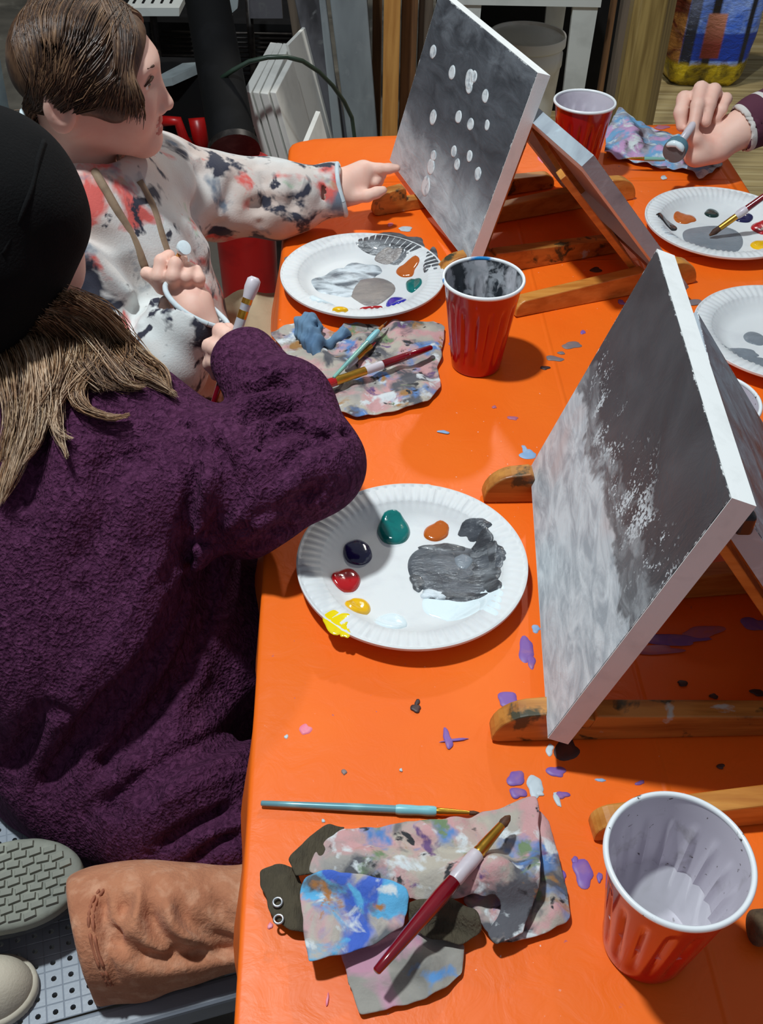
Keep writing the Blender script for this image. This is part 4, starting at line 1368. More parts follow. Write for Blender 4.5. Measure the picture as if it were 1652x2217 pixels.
# bucket under the stool
cbk = pw(1143, 72, 3.31)
bk = empty('bucket', (cbk[0], cbk[1], FLOOR), 'white plastic bucket with a lid under the white stool', 'bucket')
R_ = 84 * 3.31 / F_PX
zt = cbk[2] - FLOOR
MB().lathe([(.001, .002), (R_ * .80, .002), (R_ * .93, zt - .10), (R_ * .96, zt - .09), (R_ * .96, zt - .055), (R_ * .93, zt - .05), (R_ * .94, zt - .02)], (0, 0, 0), 64).build('bucket_body', m_bucket, bk, True, True, auto=40)
MB().lathe([(R_ * .95, zt - .035), (R_ * 1.0, zt - .03), (R_ * 1.0, zt - .004), (R_ * .985, zt), (R_ * .95, zt - .001), (R_ * .93, zt - .010), (.001, zt - .009)], (0, 0, 0), 64).build('lid', m_bucket, bk, True, True, auto=40)

# white plastic stool
st = empty('stool', tuple(ay(1150, 200, 3.2)), 'white plastic side table or stool standing over the bucket', 'stool')
pl, pr_ = ay(985, 2, 3.05), ay(1302, 6, 3.05)
zt = pr_[2]
MB().box((pl[0], 3.05, zt - .012), (pr_[0], 3.62, zt + .035)).build('stool_top', m_white, st)
for xx, yy in ((pr_[0] - .005, 3.06), (pl[0] + .075, 3.06), (pr_[0] - .005, 3.6), (pl[0] + .075, 3.6)):
    MB().hexa([(xx - .070, yy, zt - .012), (xx, yy, zt - .012), (xx, yy + .02, zt - .012), (xx - .070, yy + .02, zt - .012)],
              [(xx - .060, yy, FLOOR), (xx - .012, yy, FLOOR), (xx - .012, yy + .02, FLOOR), (xx - .060, yy + .02, FLOOR)]).build('leg', m_white, st)
o = MB().box((ay(960, 0, 3.8)[0], 3.75, FLOOR), (ay(1356, 0, 3.8)[0], 4.4, .2)).build('dark_backing_block', m_black)  # added black block that hides the lit floor and keeps this area dark
tag(o, 'dark cabinet added for the shade behind the white stool', 'backdrop')

# printed shopping bag
m_bag, nt, b = new_mat('printed_bag')
vec = coords(nt)
sp = nt.nodes.new('ShaderNodeSeparateXYZ')
nt.links.new(vec, sp.inputs[0])
bx, bz = sp.outputs[0], sp.outputs[2]


def band(sock, a, b_, soft=.004):
    return math_(nt, 'MULTIPLY', ramp(nt, sock, a - soft, a + soft), ramp(nt, sock, b_ + soft, b_ - soft))


nz = noise(nt, vec, 16, 4, .6, .8)
c = mixc(nt, ramp(nt, nz, .35, .7), C(64, 112, 226), C(156, 186, 248))
c = mixc(nt, band(bz, .10, .20), c, C(24, 62, 170))
c = mixc(nt, band(bx, -.19, -.115), c, mixc(nt, ramp(nt, nz, .4, .6), C(96, 44, 30), C(176, 120, 60)))
c = mixc(nt, band(bx, -.115, -.075), c, mixc(nt, ramp(nt, bz, .2, .3), C(24, 30, 50), C(96, 104, 130)))
c = mixc(nt, band(bx, -.035, -.005), c, C(34, 32, 40))
c = mixc(nt, math_(nt, 'MULTIPLY', band(bx, -.045, .025), band(bz, .11, .27)), c, mixc(nt, ramp(nt, bz, .16, .26), C(132, 50, 40), C(206, 140, 116)))
c = mixc(nt, band(bx, .105, .125), c, C(26, 30, 44))
c = mixc(nt, ramp(nt, math_(nt, 'ADD', bz, math_(nt, 'MULTIPLY', nz, .05)), .125, .110), c, mixc(nt, ramp(nt, nz, .38, .62), C(92, 78, 16), C(206, 178, 26)))
nt.links.new(c, b.inputs['Base Color'])
b.inputs['Roughness'].default_value = .3
add_bump(nt, b, noise(nt, vec, 26, 4, .6, .6, (4, 4, 4), (1, 1, 2)), .7, .012)
cb_ = tp(1528, 196, FLOOR)
bg = empty('shopping_bag', (cb_[0], cb_[1] + .12, FLOOR), 'large glossy printed shopping bag, blue above and yellow at the bottom', 'bag')
V, Fc = [], []
nb_ = 48
for j in range(26):
    t = j / 25
    z = .002 + t * .55
    for k in range(nb_):
        th = 2 * math.pi * k / nb_
        cs_, sn = math.cos(th), math.sin(th)
        ex_ = math.copysign(abs(cs_) ** .55, cs_) * (.150 + .035 * t)
        ey_ = math.copysign(abs(sn) ** .55, sn) * (.095 + .02 * t)
        bl_ = 1 - .16 * math.exp(-t / .035) + .02 * math.sin(5 * th + 9 * t) + .014 * math.sin(11 * th - 20 * t)
        V.append((ex_ * bl_, ey_ * bl_, z))
for j in range(25):
    for k in range(nb_):
        k2 = (k + 1) % nb_
        Fc.append((j * nb_ + k, j * nb_ + k2, (j + 1) * nb_ + k2, (j + 1) * nb_ + k))
Fc.append(tuple(range(nb_))[::-1])
o = obj('bag_body', V, Fc, m_bag, bg, True, True)
md = o.modifiers.new('thickness', 'SOLIDIFY')
md.thickness = .002

# ================================================================== people
m_skin = mat('skin', C(236, 194, 176), .55, [(C(230, 176, 158), 18, .45, .7, 3)], (500, .12, .0006), sss=.18, spec=.35)
m_lip = mat('lip', C(200, 126, 112), .4, [(C(192, 114, 104), 60, .45, .7, 3)], sss=.1)
m_nail = mat('fingernail', C(238, 196, 182), .25, [(C(232, 186, 172), 90, .45, .7, 3)])
m_eye = mat('eye_white', C(220, 214, 208), .15, [(C(212, 204, 198), 90, .45, .7, 3)], coat=.5)
m_iris = mat('iris', C(54, 40, 30), .1, [(C(40, 28, 20), 300, .45, .7, 3)], coat=.6)
m_brow = mat('brow_hair', C(84, 60, 44), .8, [(C(66, 46, 34), 300, .45, .7, 3)])


def hair_mat(name, c1, c2, c3):
    mt, nt, b = new_mat(name)
    info = nt.nodes.new('ShaderNodeTexCoord').outputs['Object']
    f = noise(nt, info, 260, 2, .5, 0, (3, 3, 3), (1, 1, .25))
    f2 = noise(nt, info, 38, 3, .5, .3, (1, 5, 2))
    c = mixc(nt, ramp(nt, f, .35, .65), c1, c2)
    c = mixc(nt, ramp(nt, f2, .52, .72), c, c3)
    nt.links.new(c, b.inputs['Base Color'])
    b.inputs['Roughness'].default_value = .42
    b.inputs['Specular IOR Level'].default_value = .5
    add_bump(nt, b, f, .4, .001)
    return mt


m_hair2 = hair_mat('brown_hair', C(64, 44, 32), C(92, 66, 48), C(112, 84, 62))
m_hair1 = hair_mat('light_brown_hair', C(122, 86, 60), C(168, 128, 92), C(206, 176, 138))
HM2 = [m_hair2, hair_mat('brown_hair_dark', C(46, 32, 24), C(66, 46, 34), C(80, 58, 42)), hair_mat('brown_hair_light', C(92, 66, 46), C(120, 90, 64), C(140, 108, 80))]
HM1 = [m_hair1, hair_mat('light_brown_hair_dark', C(74, 50, 34), C(104, 74, 50), C(120, 88, 60)), hair_mat('light_brown_hair_pale', C(176, 140, 108), C(206, 176, 146), C(220, 196, 170))]
m_hair3 = hair_mat('dark_hair', C(40, 28, 22), C(60, 44, 34), C(70, 52, 40))


def frame(heading, pitch=0.0, roll=0.0):
    """columns: forward, left, up"""
    f = np.array([math.cos(heading) * math.cos(pitch), math.sin(heading) * math.cos(pitch), math.sin(pitch)])
    l = np.array([-math.sin(heading), math.cos(heading), 0])
    u = np.cross(f, l)
    l2 = l * math.cos(roll) + u * math.sin(roll)
    u2 = -l * math.sin(roll) + u * math.cos(roll)
    return np.stack([f, l2, u2], 1)


def head_local(q):
    """a head about 0.22 tall: x forward, y left, z up"""
    d = ell(q, (-.010, 0, .024), (.083, .071, .072))
    d = smin(d, ell(q, (.026, 0, -.016), (.047, .051, .060)), .03)
    for s in (-1, 1):
        d = smin(d, cap(q, (-.014, s * .044, -.028), (.052, s * .010, -.066), .019, .016), .025)
        d = smin(d, ell(q, (.046, s * .029, -.024), (.022, .021, .021)), .02)
    d = smin(d, ell(q, (.056, 0, -.067), (.0140, .017, .013)), .016)
    d = smin(d, ell(q, (.061, 0, .029), (.011, .036, .009)), .018)
    for s in (-1, 1):
        d = smax(d, -ell(q, (.080, s * .030, .016), (.014, .017, .010)), .012)
        d = smin(d, ell(q, (.0555, s * .029, .017), (.0128, .0128, .0115)), .004)
    d = smin(d, cap(q, (.068, 0, .014), (.084, 0, -.019), .0055, .0085), .010)
    for s in (-1, 1):
        d = smin(d, ell(q, (.076, s * .0095, -.0245), (.0075, .0062, .0058)), .005)
        d = smax(d, -ell(q, (.0795, s * .006, -.031), (.0035, .003, .003)), .003)
    d = smin(d, ell(q, (.0685, 0, -.041), (.0095, .019, .0048)), .005)
    d = smin(d, ell(q, (.0675, 0, -.0515), (.0095, .016, .0052)), .005)
    d = smax(d, -ell(q, (.0785, 0, -.0463), (.007, .017, .0012)), .002)
    for s in (-1, 1):
        e = ell(q, (-.030, s * .073, -.002), (.019, .0075, .030))
        e = smax(e, -ell(q, (-.026, s * .082, .003), (.0125, .0080, .020)), .003)
        e = smin(e, cap(q, (-.034, s * .074, .012), (-.030, s * .0755, -.008), .0028), .004)
        d = smin(d, e, .006)
    return d


def lips_mask(q):
    return np.minimum(ell(q, (.0705, 0, -.041), (.0100, .019, .0050)), ell(q, (.0695, 0, -.0515), (.0100, .016, .0054))) < .0002


def strands(name, curves, mt, parent, rad=.0007, taper=True, pal=None):
    """curves: list of point lists, each a thin three-sided hair lock"""
    V, Fc, MI = [], [], []
    rs = np.random.default_rng(len(curves))
    for ci, P in enumerate(curves):
        mi_ = int(rs.choice(3, p=pal[ci] if pal else [.5, .28, .22])) if isinstance(mt, list) else 0
        P = np.asarray(P)
        n = len(P)
        t = np.gradient(P, axis=0)
        t /= np.linalg.norm(t, axis=1)[:, None] + 1e-9
        a = np.cross(t, np.array([.3, .5, .8]))
        a /= np.linalg.norm(a, axis=1)[:, None] + 1e-9
        b = np.cross(t, a)
        r = rad * (np.sin(np.linspace(.35, math.pi - .12, n)) ** .5 if taper else np.ones(n))
        b0 = len(V)
        for k in range(3):
            th = 2 * math.pi * k / 3
            for x in P + (a * math.cos(th) + b * math.sin(th)) * r[:, None]:
                V.append(x)
        for k in range(3):
            k2 = (k + 1) % 3
            for i in range(n - 1):
                Fc.append((b0 + k * n + i, b0 + k2 * n + i, b0 + k2 * n + i + 1, b0 + k * n + i + 1))
                MI.append(mi_)
    return mesh_fast(name, np.array(V), np.array(Fc), mt, parent, np.array(MI))


def catmull(P, n):
    P = np.asarray(P, float)
    P = np.vstack([2 * P[0] - P[1], P, 2 * P[-1] - P[-2]])
    out = []
    for t in np.linspace(0, len(P) - 3 - 1e-6, n):
        i = int(t)
        f = t - i
        p0, p1, p2, p3 = P[i:i + 4]
        out.append(.5 * (2 * p1 + (p2 - p0) * f + (2 * p0 - 5 * p1 + 4 * p2 - p3) * f * f + (3 * p1 - p0 - 3 * p2 + p3) * f ** 3))
    return np.array(out)


def trace(field, px, py, D0=.6, D1=1.8):
    """first point where the sight line meets the surface of a field"""
    d = ray(px, py)
    D = np.linspace(D0, D1, 300)
    v = field((CAM_O + D[:, None] * d).astype(np.float32))
    k = np.argmax(v < 0)
    return CAM_O + D[k] * d if v[k] < 0 else None


def traced(field, pts, n=10, **kw):
    out = [trace(field, *p, **kw) for p in catmull([(x, y, 0) for x, y in pts], n)[:, :2]]
    return [p for p in out if p is not None]


def crease_line(field, pts, dep, wd):
    """a fold drawn over a surface: its line, depth, width and the way the surface faces there"""
    P = traced(field, pts)
    if len(P) < 2:
        return (P, dep, wd, None)
    A = np.asarray(P, np.float32)
    e = np.float32(.004)
    g = np.stack([field(A + np.eye(3, dtype=np.float32)[k] * e) - field(A - np.eye(3, dtype=np.float32)[k] * e) for k in range(3)], 1)
    g /= np.linalg.norm(g, axis=1)[:, None] + 1e-9
    return (P, dep, wd, nrm(g.mean(0)).astype(np.float32))


def groove_add(q, lines, k=1.0):
    """grooves for positive depth, ridges for negative; the fold cuts along the surface normal"""
    add = np.zeros(len(q), np.float32)
    for P, dep, wd, n_ in lines:
        if len(P) < 2:
            continue
        A = np.asarray(P, np.float32)
        lo, hi = A.min(0) - 2.6 * wd - .02, A.max(0) + 2.6 * wd + .02
        mk = np.flatnonzero(((q > lo) & (q < hi)).all(1))
        if not len(mk):
            continue
        Q = q[mk]
        c0_ = A.mean(0)
        r_d = polydist(Q - ((Q - c0_) @ n_)[:, None] * n_, A - ((A - c0_) @ n_)[:, None] * n_) / wd
        along = polydist(Q, A)
        w_ = np.clip((.05 - along) / .02, 0, 1)
        # folds fade towards their ends
        t = np.clip(np.linalg.norm(Q - A[0], axis=1) / .02, 0, 1) * np.clip(np.linalg.norm(Q - A[-1], axis=1) / .02, 0, 1)
        add[mk] += dep * k * w_ * t * np.exp(-r_d ** 2)
    return np.clip(add, -.009, .014)


def grooved(base, lines):
    def f(p):
        d = base(p)
        nm = np.abs(d) < .05
        if nm.any():
            d = d.copy()
            d[nm] += groove_add(p[nm], lines)
        return d
    return f


def brow_eye(root, H, Rm, s, sides=(-1, 1)):
    W = lambda v: H + Rm @ (np.asarray(v) * s)
    for sd in sides:
        c = W((.0577, sd * .029, .016))
        o = MB().lathe([(.0117 * s * math.sin(a * math.pi / 10) + 1e-5, .0117 * s * -math.cos(a * math.pi / 10)) for a in range(11)], c, 20).build('eye', m_eye, root, True)
        P_ = [W((.0678, sd * .0300 + .0048 * math.cos(k * math.pi / 8), .015 + .0048 * math.sin(k * math.pi / 8))) for k in range(16)]
        obj('iris', [W((.0702, sd * .0300, .015))] + P_, [(0, 1 + k, 1 + (k + 1) % 16) for k in range(16)], m_iris, o)
        MB().tube([W((.0685, sd * .017, .0175)), W((.0718, sd * .024, .0215)), W((.0705, sd * .033, .0215)), W((.0640, sd * .041, .0165))], [.0010, .0018, .0019, .0009], 8).build('eyelashes', m_brow, o, True)
        MB().tube([W((.0735, sd * .012, .0300)), W((.0730, sd * .022, .0340)), W((.067, sd * .034, .0345)), W((.058, sd * .043, .0295))], [.0012, .0019, .0017, .0007], 8).build('eyebrow', m_brow, root, True)


def nail(parent, at, out, along, r=.0042):
    out, along = nrm(out), nrm(along)
    sd = np.cross(out, along)
    V = [at + out * .0009]
    for k in range(12):
        th = 2 * math.pi * k / 12
        V.append(at + along * math.cos(th) * r * 1.25 + sd * math.sin(th) * r * .9 - out * .0012 * abs(math.sin(th)))
    obj('fingernail', V, [(0, 1 + k, 1 + (k + 1) % 12) for k in range(12)], m_nail, parent)


# ------------------------------------------------------------------ child in the floral jacket
H2 = pw(206, 180, 1.20)
R2 = frame(math.radians(4), math.radians(-4), math.radians(2))
s2 = .97
R2f = R2.astype(np.float32)
p2 = empty('person', (-.35, 1.20, BENCH), 'person in a floral jacket with a ponytail, pointing at the canvas with white dabs', 'person')

FAR_ARM = [pw(335, 400, 1.385), pw(480, 425, 1.45), pw(600, 432, 1.465), pw(735, 412, 1.472)]
NEAR_ARM = [pw(150, 500, 1.24), pw(270, 850, 1.30), pw(335, 800, 1.275), pw(418, 675, 1.245)]
TOR2 = [pw(228, 425, 1.285), pw(250, 550, 1.34), pw(300, 740, 1.42), pw(345, 880, 1.47)]


def hand_point(p):        # left hand, index finger stretched towards the canvas
    D = 1.475
    w_ = lambda x, y, dz=0: pw(x, y, D + dz)
    d = cap(p, w_(690, 412), w_(735, 408), .021, .021)
    d = smin(d, cap(p, w_(742, 398), w_(782, 376), .021, .018), .014)
    d = smin(d, cap(p, w_(742, 412, .004), w_(778, 404, .004), .017, .016), .012)
    d = smin(d, cap(p, w_(735, 425), w_(770, 424), .012, .011), .012)
    d = smin(d, chain(p, [w_(790, 362, -.002), w_(822, 366, -.004), w_(842, 365, -.004), w_(859, 364, -.004)], [.0088, .0078, .0070, .0056], .004), .006)
    for k, (a, b_, c_) in enumerate((((796, 376), (824, 378), (812, 396)), ((794, 390), (818, 392), (800, 402)), ((786, 404), (806, 406), (788, 412)))):
        d = smin(d, chain(p, [w_(*a, .004 + .008 * k), w_(*b_, .006 + .008 * k), w_(*c_, .002 + .006 * k)], [.0088, .0078, .0070], .004), .004)
    d = smin(d, chain(p, [w_(762, 426, -.006), w_(795, 424, -.012), w_(815, 417, -.014), w_(829, 412, -.014)], [.0105, .0085, .0078, .0062], .004), .006)
    return d


def hand_hold(p):         # right hand, closed around a dauber stick
    D = 1.238
    w_ = lambda x, y, dz=0: pw(x, y, D + dz)
    d = cap(p, w_(442, 705, .012), w_(425, 662, .010), .019, .020)
    d = smin(d, cap(p, w_(418, 650, .010), w_(412, 628, .014), .019, .015), .012)
    d = smin(d, cap(p, w_(388, 640, .010), w_(372, 622, .014), .015, .012), .014)
    d = smin(d, chain(p, [w_(350, 622, .008), w_(344, 598, -.012), w_(350, 566, -.012), w_(366, 554, .002)], [.0090, .0088, .0086, .0078], .003), .003)
    d = smin(d, chain(p, [w_(376, 626, .006), w_(375, 598, -.018), w_(381, 571, -.018), w_(394, 561, -.002)], [.0092, .0090, .0084, .0072], .003), .0025)
    d = smin(d, chain(p, [w_(402, 626, .008), w_(404, 600, -.012), w_(410, 580, -.008)], [.0088, .0085, .0074], .003), .0025)
    d = smin(d, chain(p, [w_(427, 626, .010), w_(430, 604, -.006), w_(425, 585, -.002)], [.0082, .0078, .0068], .003), .0025)
    d = smin(d, chain(p, [w_(366, 620, .010), w_(340, 604, .000), w_(318, 592, -.006)], [.0108, .0095, .0082], .003), .005)
    return d


def body2(p):
    q = ((p - H2.astype(np.float32)) @ R2f) / np.float32(s2)
    d = head_local(q) * s2
    W = lambda v: H2 + R2 @ (np.asarray(v) * s2)
    d = smin(d, cap(p, W((-.028, 0, -.045)), W((-.045, 0, -.13)), .042, .046), .025)
    d = smin(d, chain(p, [W((-.045, 0, -.13)), TOR2[1], TOR2[2], TOR2[3]], [.05, .08, .085, .09], .03), .04)
    d = smin(d, chain(p, FAR_ARM, [.035, .032, .028, .022], .02), .02)
    d = smin(d, chain(p, NEAR_ARM, [.035, .032, .028, .021], .02), .02)
    return smin(smin(d, hand_point(p), .008), hand_hold(p), .008)


P_, Q_ = nets(body2, (-.50, 1.00, -.32), (.06, 1.55, .42), .0026)
cen = P_[Q_].mean(1)
q_ = (cen - H2) @ R2 / s2
bd2 = mesh_fast('body', P_, Q_, [m_skin, m_lip], p2, lips_mask(q_.astype(np.float32)).astype(int))
brow_eye(p2, H2, R2, s2)
nail(bd2, pw(857, 360, 1.471), -ray(857, 360) + CAM_U * .6, pw(862, 364, 1.47) - pw(842, 365, 1.47), .004)
nail(bd2, pw(826, 409, 1.456), -ray(826, 409) + CAM_U * .5, pw(829, 412, 1.46) - pw(815, 417, 1.46), .004)

# jacket
FL_ = [(C(200, 182, 172), 6, .40, .62, 1), (C(214, 96, 88), 13, .56, .63, 2), (C(110, 124, 140), 15, .60, .68, 6), (C(132, 182, 140), 9, .64, .71, 7), (C(44, 46, 62), 17, .565, .62, 3), (C(40, 42, 58), 26, .62, .67, 13)]
m_jack = mat('floral_fleece', C(218, 222, 220), .85, FL_, (420, .35, .0012), sheen=.2)
m_jcuff = mat('jacket_piping', C(206, 218, 222), .8, [(C(190, 204, 210), 40, .5, .7, 2)], (300, .3, .001))
m_trim = mat('khaki_trim', C(150, 128, 104), .8, [(C(124, 104, 84), 40, .5, .7, 2)], (300, .3, .001))
m_shirt = mat('pale_shirt', C(206, 204, 200), .8, [(C(190, 178, 170), 10, .45, .65, 2), (C(92, 96, 108), 26, .64, .68, 4)], (300, .3, .001))
m_khaki = mat('khaki_trousers', C(176, 158, 128), .8, [(C(150, 132, 104), 14, .45, .7, 2)], (340, .4, .001))


def jacket_parts(p):
    t = chain(p, TOR2, [.054, .106, .118, .122], .05)
    t = smin(t, cap(p, pw(165, 465, 1.25), pw(335, 398, 1.385), .060, .058), .04)
    far = chain(p, FAR_ARM, [.062, .054, .048, .037], .03)
    near_ = chain(p, NEAR_ARM, [.066, .062, .054, .046], .03)
    W = lambda v: H2 + R2 @ (np.asarray(v) * 1.06)
    # collar standing round the neck
    pts = [W((.030 * math.cos(a) - .040 + .035 * max(0, math.cos(a)), .066 * math.sin(a), -.100 - .046 * max(0, math.cos(a)))) for a in np.linspace(.45, 2 * math.pi - .45, 15)]
    t = smin(t, chain(p, pts, [.012] * 15, .01), .012)
    return t, far, near_


def jacket_base(p):
    t, a_, b_ = jacket_parts(p)
    return smin(smin(t, a_, .03), b_, .012)


jl = []
for pts, dep, wd in (([(560, 365), (575, 420), (560, 470)], .010, .010), ([(625, 372), (640, 420), (630, 480)], .009, .010), ([(495, 360), (505, 400), (480, 470)], .010, .012),
                     ([(690, 375), (700, 420), (690, 460)], .007, .008), ([(520, 455), (590, 440), (660, 450)], .008, .010), ([(430, 340), (440, 400), (420, 460)], .011, .012),
                     ([(180, 470), (260, 560), (330, 650)], .012, .014), ([(170, 560), (250, 640), (300, 700)], .010, .012),
                     ([(400, 480), (450, 600), (480, 700)], .006, .012), ([(200, 640), (260, 700), (300, 780)], .010, .012)):
    jl.append(crease_line(jacket_base, pts, dep, wd))
WN = lambda v: H2 + R2 @ (np.asarray(v) * s2)


def jacket(p):
    t, a1_, a2_ = jacket_parts(p)
    for arm, A, rr, en, inn in ((0, FAR_ARM, .0325, .004, .012), (1, NEAR_ARM, .040, .010, .020)):
        ax_ = nrm(A[3] - A[2])
        e = ((p - A[3].astype(np.float32)) @ ax_.astype(np.float32)) - en
        f = a1_ if arm == 0 else a2_
        f = smax(f, e, .003)
        f = smax(f, -cap(p, A[3] + ax_ * .06, A[3] - ax_ * inn, rr, rr * .9), .003)
        if arm == 0:
            a1_ = f
        else:
            a2_ = f
    d = smin(smin(t, a1_, .03), a2_, .010)
    nm = np.abs(d) < .05
    if nm.any():
        d[nm] += groove_add(p[nm], jl, 1.0)
    d = d + .0025 * np.sin(p[:, 0] * 70 + p[:, 2] * 40) * np.sin(p[:, 1] * 60 + p[:, 2] * 55)
    d = smax(d, -cap(p, WN((-.02, 0, -.02)), WN((-.026, 0, -.135)), .054, .050), .006)
    return np.maximum(d, -(p[:, 2] - (BENCH + .01)))


P_, Q_ = nets(jacket, (-.56, .94, -.27), (.02, 1.56, .24), .0034)
jk = mesh_fast('jacket', P_, Q_, m_jack, p2)
for ctr, axv, rr, tr in ((FAR_ARM[3], FAR_ARM[3] - FAR_ARM[2], .0355, .0034), (NEAR_ARM[3] + nrm(NEAR_ARM[3] - NEAR_ARM[2]) * .009, NEAR_ARM[3] - NEAR_ARM[2], .0430, .0034)):
    axv = nrm(axv)
    a = nrm(np.cross(axv, (0, 0, 1)))
    b_ = np.cross(axv, a)
    pts = [ctr + (a * math.cos(t) + b_ * math.sin(t)) * rr * (1 + .05 * math.sin(3 * t)) + axv * .003 * math.sin(2 * t) for t in np.linspace(0, 2 * math.pi, 33)]
    MB().tube(pts, tr, 8, False).build('cuff_piping', m_jcuff, jk, True)
for pts in ([(175, 322), (210, 380), (250, 450), (290, 520), (318, 590)], [(300, 392), (330, 450), (352, 520), (372, 580)]):
    t3 = traced(jacket, pts)
    MB().tube(catmull(t3, 14), .0055, 10).build('opening_trim', m_trim, jk, True)


def pants2(p):
    d = chain(p, [(-.345, 1.19, -.17), (-.20, 1.20, -.165), (-.04, 1.21, -.165), (-.03, 1.20, -.42), (-.035, 1.19, -.66)], [.085, .074, .062, .05, .042], .03)
    d = smin(d, chain(p, [(-.345, 1.25, -.17), (-.20, 1.33, -.165), (-.04, 1.34, -.165), (-.03, 1.34, -.42), (-.035, 1.33, -.66)], [.085, .074, .062, .05, .042], .03), .02)
    d = smin(d, ell(p, (-.37, 1.21, -.17), (.11, .13, .075)), .03)
    e = np.maximum(d, BENCH + .002 - p[:, 2])
    return np.where(p[:, 0] < -.105, e, d) + .003 * np.sin(p[:, 0] * 90 + p[:, 1] * 50)


P_, Q_ = nets(pants2, (-.52, 1.05, -.72), (.06, 1.46, -.06), .005)
mesh_fast('trousers', P_, Q_, m_khaki, p2)
m_sneak = mat('dark_sneaker', C(60, 60, 64), .7, [(C(44, 44, 48), 20, .5, .7, 1)])
for yy in (1.19, 1.33):
    P_, Q_ = nets(lambda p: np.maximum(smin(ell(p, (.0, yy, FLOOR + .03), (.10, .038, .035)), ell(p, (-.045, yy, FLOOR + .055), (.045, .036, .05)), .03), FLOOR + .003 - p[:, 2]), (-.14, yy - .08, FLOOR - .03), (.14, yy + .08, FLOOR + .14), .005)
    mesh_fast('shoe', P_, Q_, m_sneak, p2)

# hair: close cap, drawn back to a ponytail, fringe falling over the temple
W2 = lambda v: H2 + R2 @ (np.asarray(v) * s2)


def haircap(p):
    q = ((p - H2.astype(np.float32)) @ R2f) / np.float32(s2)
    d = ell(q, (-.011, 0, .024), (.088, .079, .079))
    # open in front of the face and below the nape
    d = smax(d, -ell(q, (.075, .014, -.022), (.052, .080, .080)), .012)
    side = np.where(q[:, 0] < -.012, -.034 - .35 * (q[:, 0] + .012), -.014)
    d = smax(d, side - q[:, 2], .012)
    d = smax(d, -ell(q, (-.030, -.080, -.004), (.021, .030, .030)), .006)
    d = smax(d, -ell(q, (-.030, .080, -.004), (.021, .030, .030)), .006)
    lock = ell(q, (.030, -.062, .016), (.024, .010, .036))
    d = smin(d, lock, .014)
    return d * s2


P_, Q_ = nets(haircap, H2 - .16, H2 + .16, .003)
hr2 = mesh_fast('hair', P_, Q_, m_hair2, p2)
cv = []
r_ = np.random.default_rng(3)
EC, ER = np.array([-.011, 0, .024]), np.array([.0895, .0805, .0805])


def on_cap(v, k=1.0):
    v = np.asarray(v) - EC
    return EC + v / np.sqrt(((v / ER) ** 2).sum()) * k


for k in range(2800):
    x0 = r_.uniform(-.075, .062)
    root = np.array([x0, r_.normal(.006, .004), .10])
    sd = -1 if r_.uniform() < .68 else 1
    if x0 > .012 and r_.uniform() < .8:      # fringe
        f = (x0 - .012) / .05
        mid = np.array([.030 + .030 * f, sd * .062, .045])
        ends = np.array([.012 + .050 * f + r_.normal(0, .004), sd * (.074 - .010 * f), (.016 if sd < 0 else .0) - .020 * f + r_.normal(0, .007)])
        pts = [on_cap(root, 1.0), on_cap(root * .45 + mid * .55, 1.02), on_cap(mid, 1.05), mid * .3 + ends * .7 + np.array([.003, sd * .010, 0]), ends + np.array([0, sd * .004, 0])]
    else:                                   # drawn back to the tie
        tie = np.array([-.078, -.014 + r_.normal(0, .006), -.038 + r_.normal(0, .006)])
        low = r_.uniform(-.012, .055)
        mid = np.array([x0 * .55 - .020, sd * .075, low + .012])
        m2_ = np.array([-.062, sd * .052, low * .35 - .012])
        kk = 1.005 + abs(r_.normal(0, .012))
        pts = [on_cap(root, 1.0), on_cap(root * .5 + mid * .5, kk), on_cap(mid, kk), on_cap(m2_, kk), tie]
    c_ = catmull(pts, 13) + r_.normal(0, .0007, 3)
    cv.append(np.array([W2(x) for x in c_]))
strands('hair_strands', cv, HM2, hr2, .0008)
cv = []
for k in range(420):
    j = r_.normal(0, 1, 3)
    a = np.array([-.078, -.016, -.040]) + j * .004
    b_ = np.array([-.094, -.026, -.056]) + j * .009
    c_ = np.array([-.098, -.032, -.080]) + j * .010
    d_ = np.array([-.090, -.034, -.108 - .020 * r_.uniform()]) + j * .009
    cv.append(np.array([W2(x) for x in catmull([a, b_, c_, d_], 10)]))
strands('ponytail', cv, HM2, hr2, .0009)
tie = [W2((-.082 - .004 * math.cos(t), -.019 + .0115 * math.sin(t), -.043 + .0115 * math.cos(t))) for t in np.linspace(0, 2 * math.pi, 21)]
MB().tube(tie, .0035, 8, False).build('hair_tie', m_jcuff, hr2, True)

# the dauber in this hand: a thing of its own
A_, B_ = pw(356, 602, 1.236), pw(396, 538, 1.212)
dn = nrm(B_ - A_)
db = empty('dauber', tuple(A_), 'stick dauber with a round white tip held in the fist beside the floral jacket', 'dauber', 'foam daubers held in hands')
MB().tube([A_, B_], [.0026, .0028], 10).build('stick', m_wood, db, True)
face_n = nrm(-ray(396, 537) * .75 + CAM_U * .35 + CAM_R * .55)
MB().tube([B_ - face_n * .006, B_ - face_n * .003, B_ + face_n * .002, B_ + face_n * .004, B_ + face_n * .0045], [.0045, .0080, .0092, .0088, .0060], 24).build('paint_tip', PAINT['white'], db, True, auto=50)

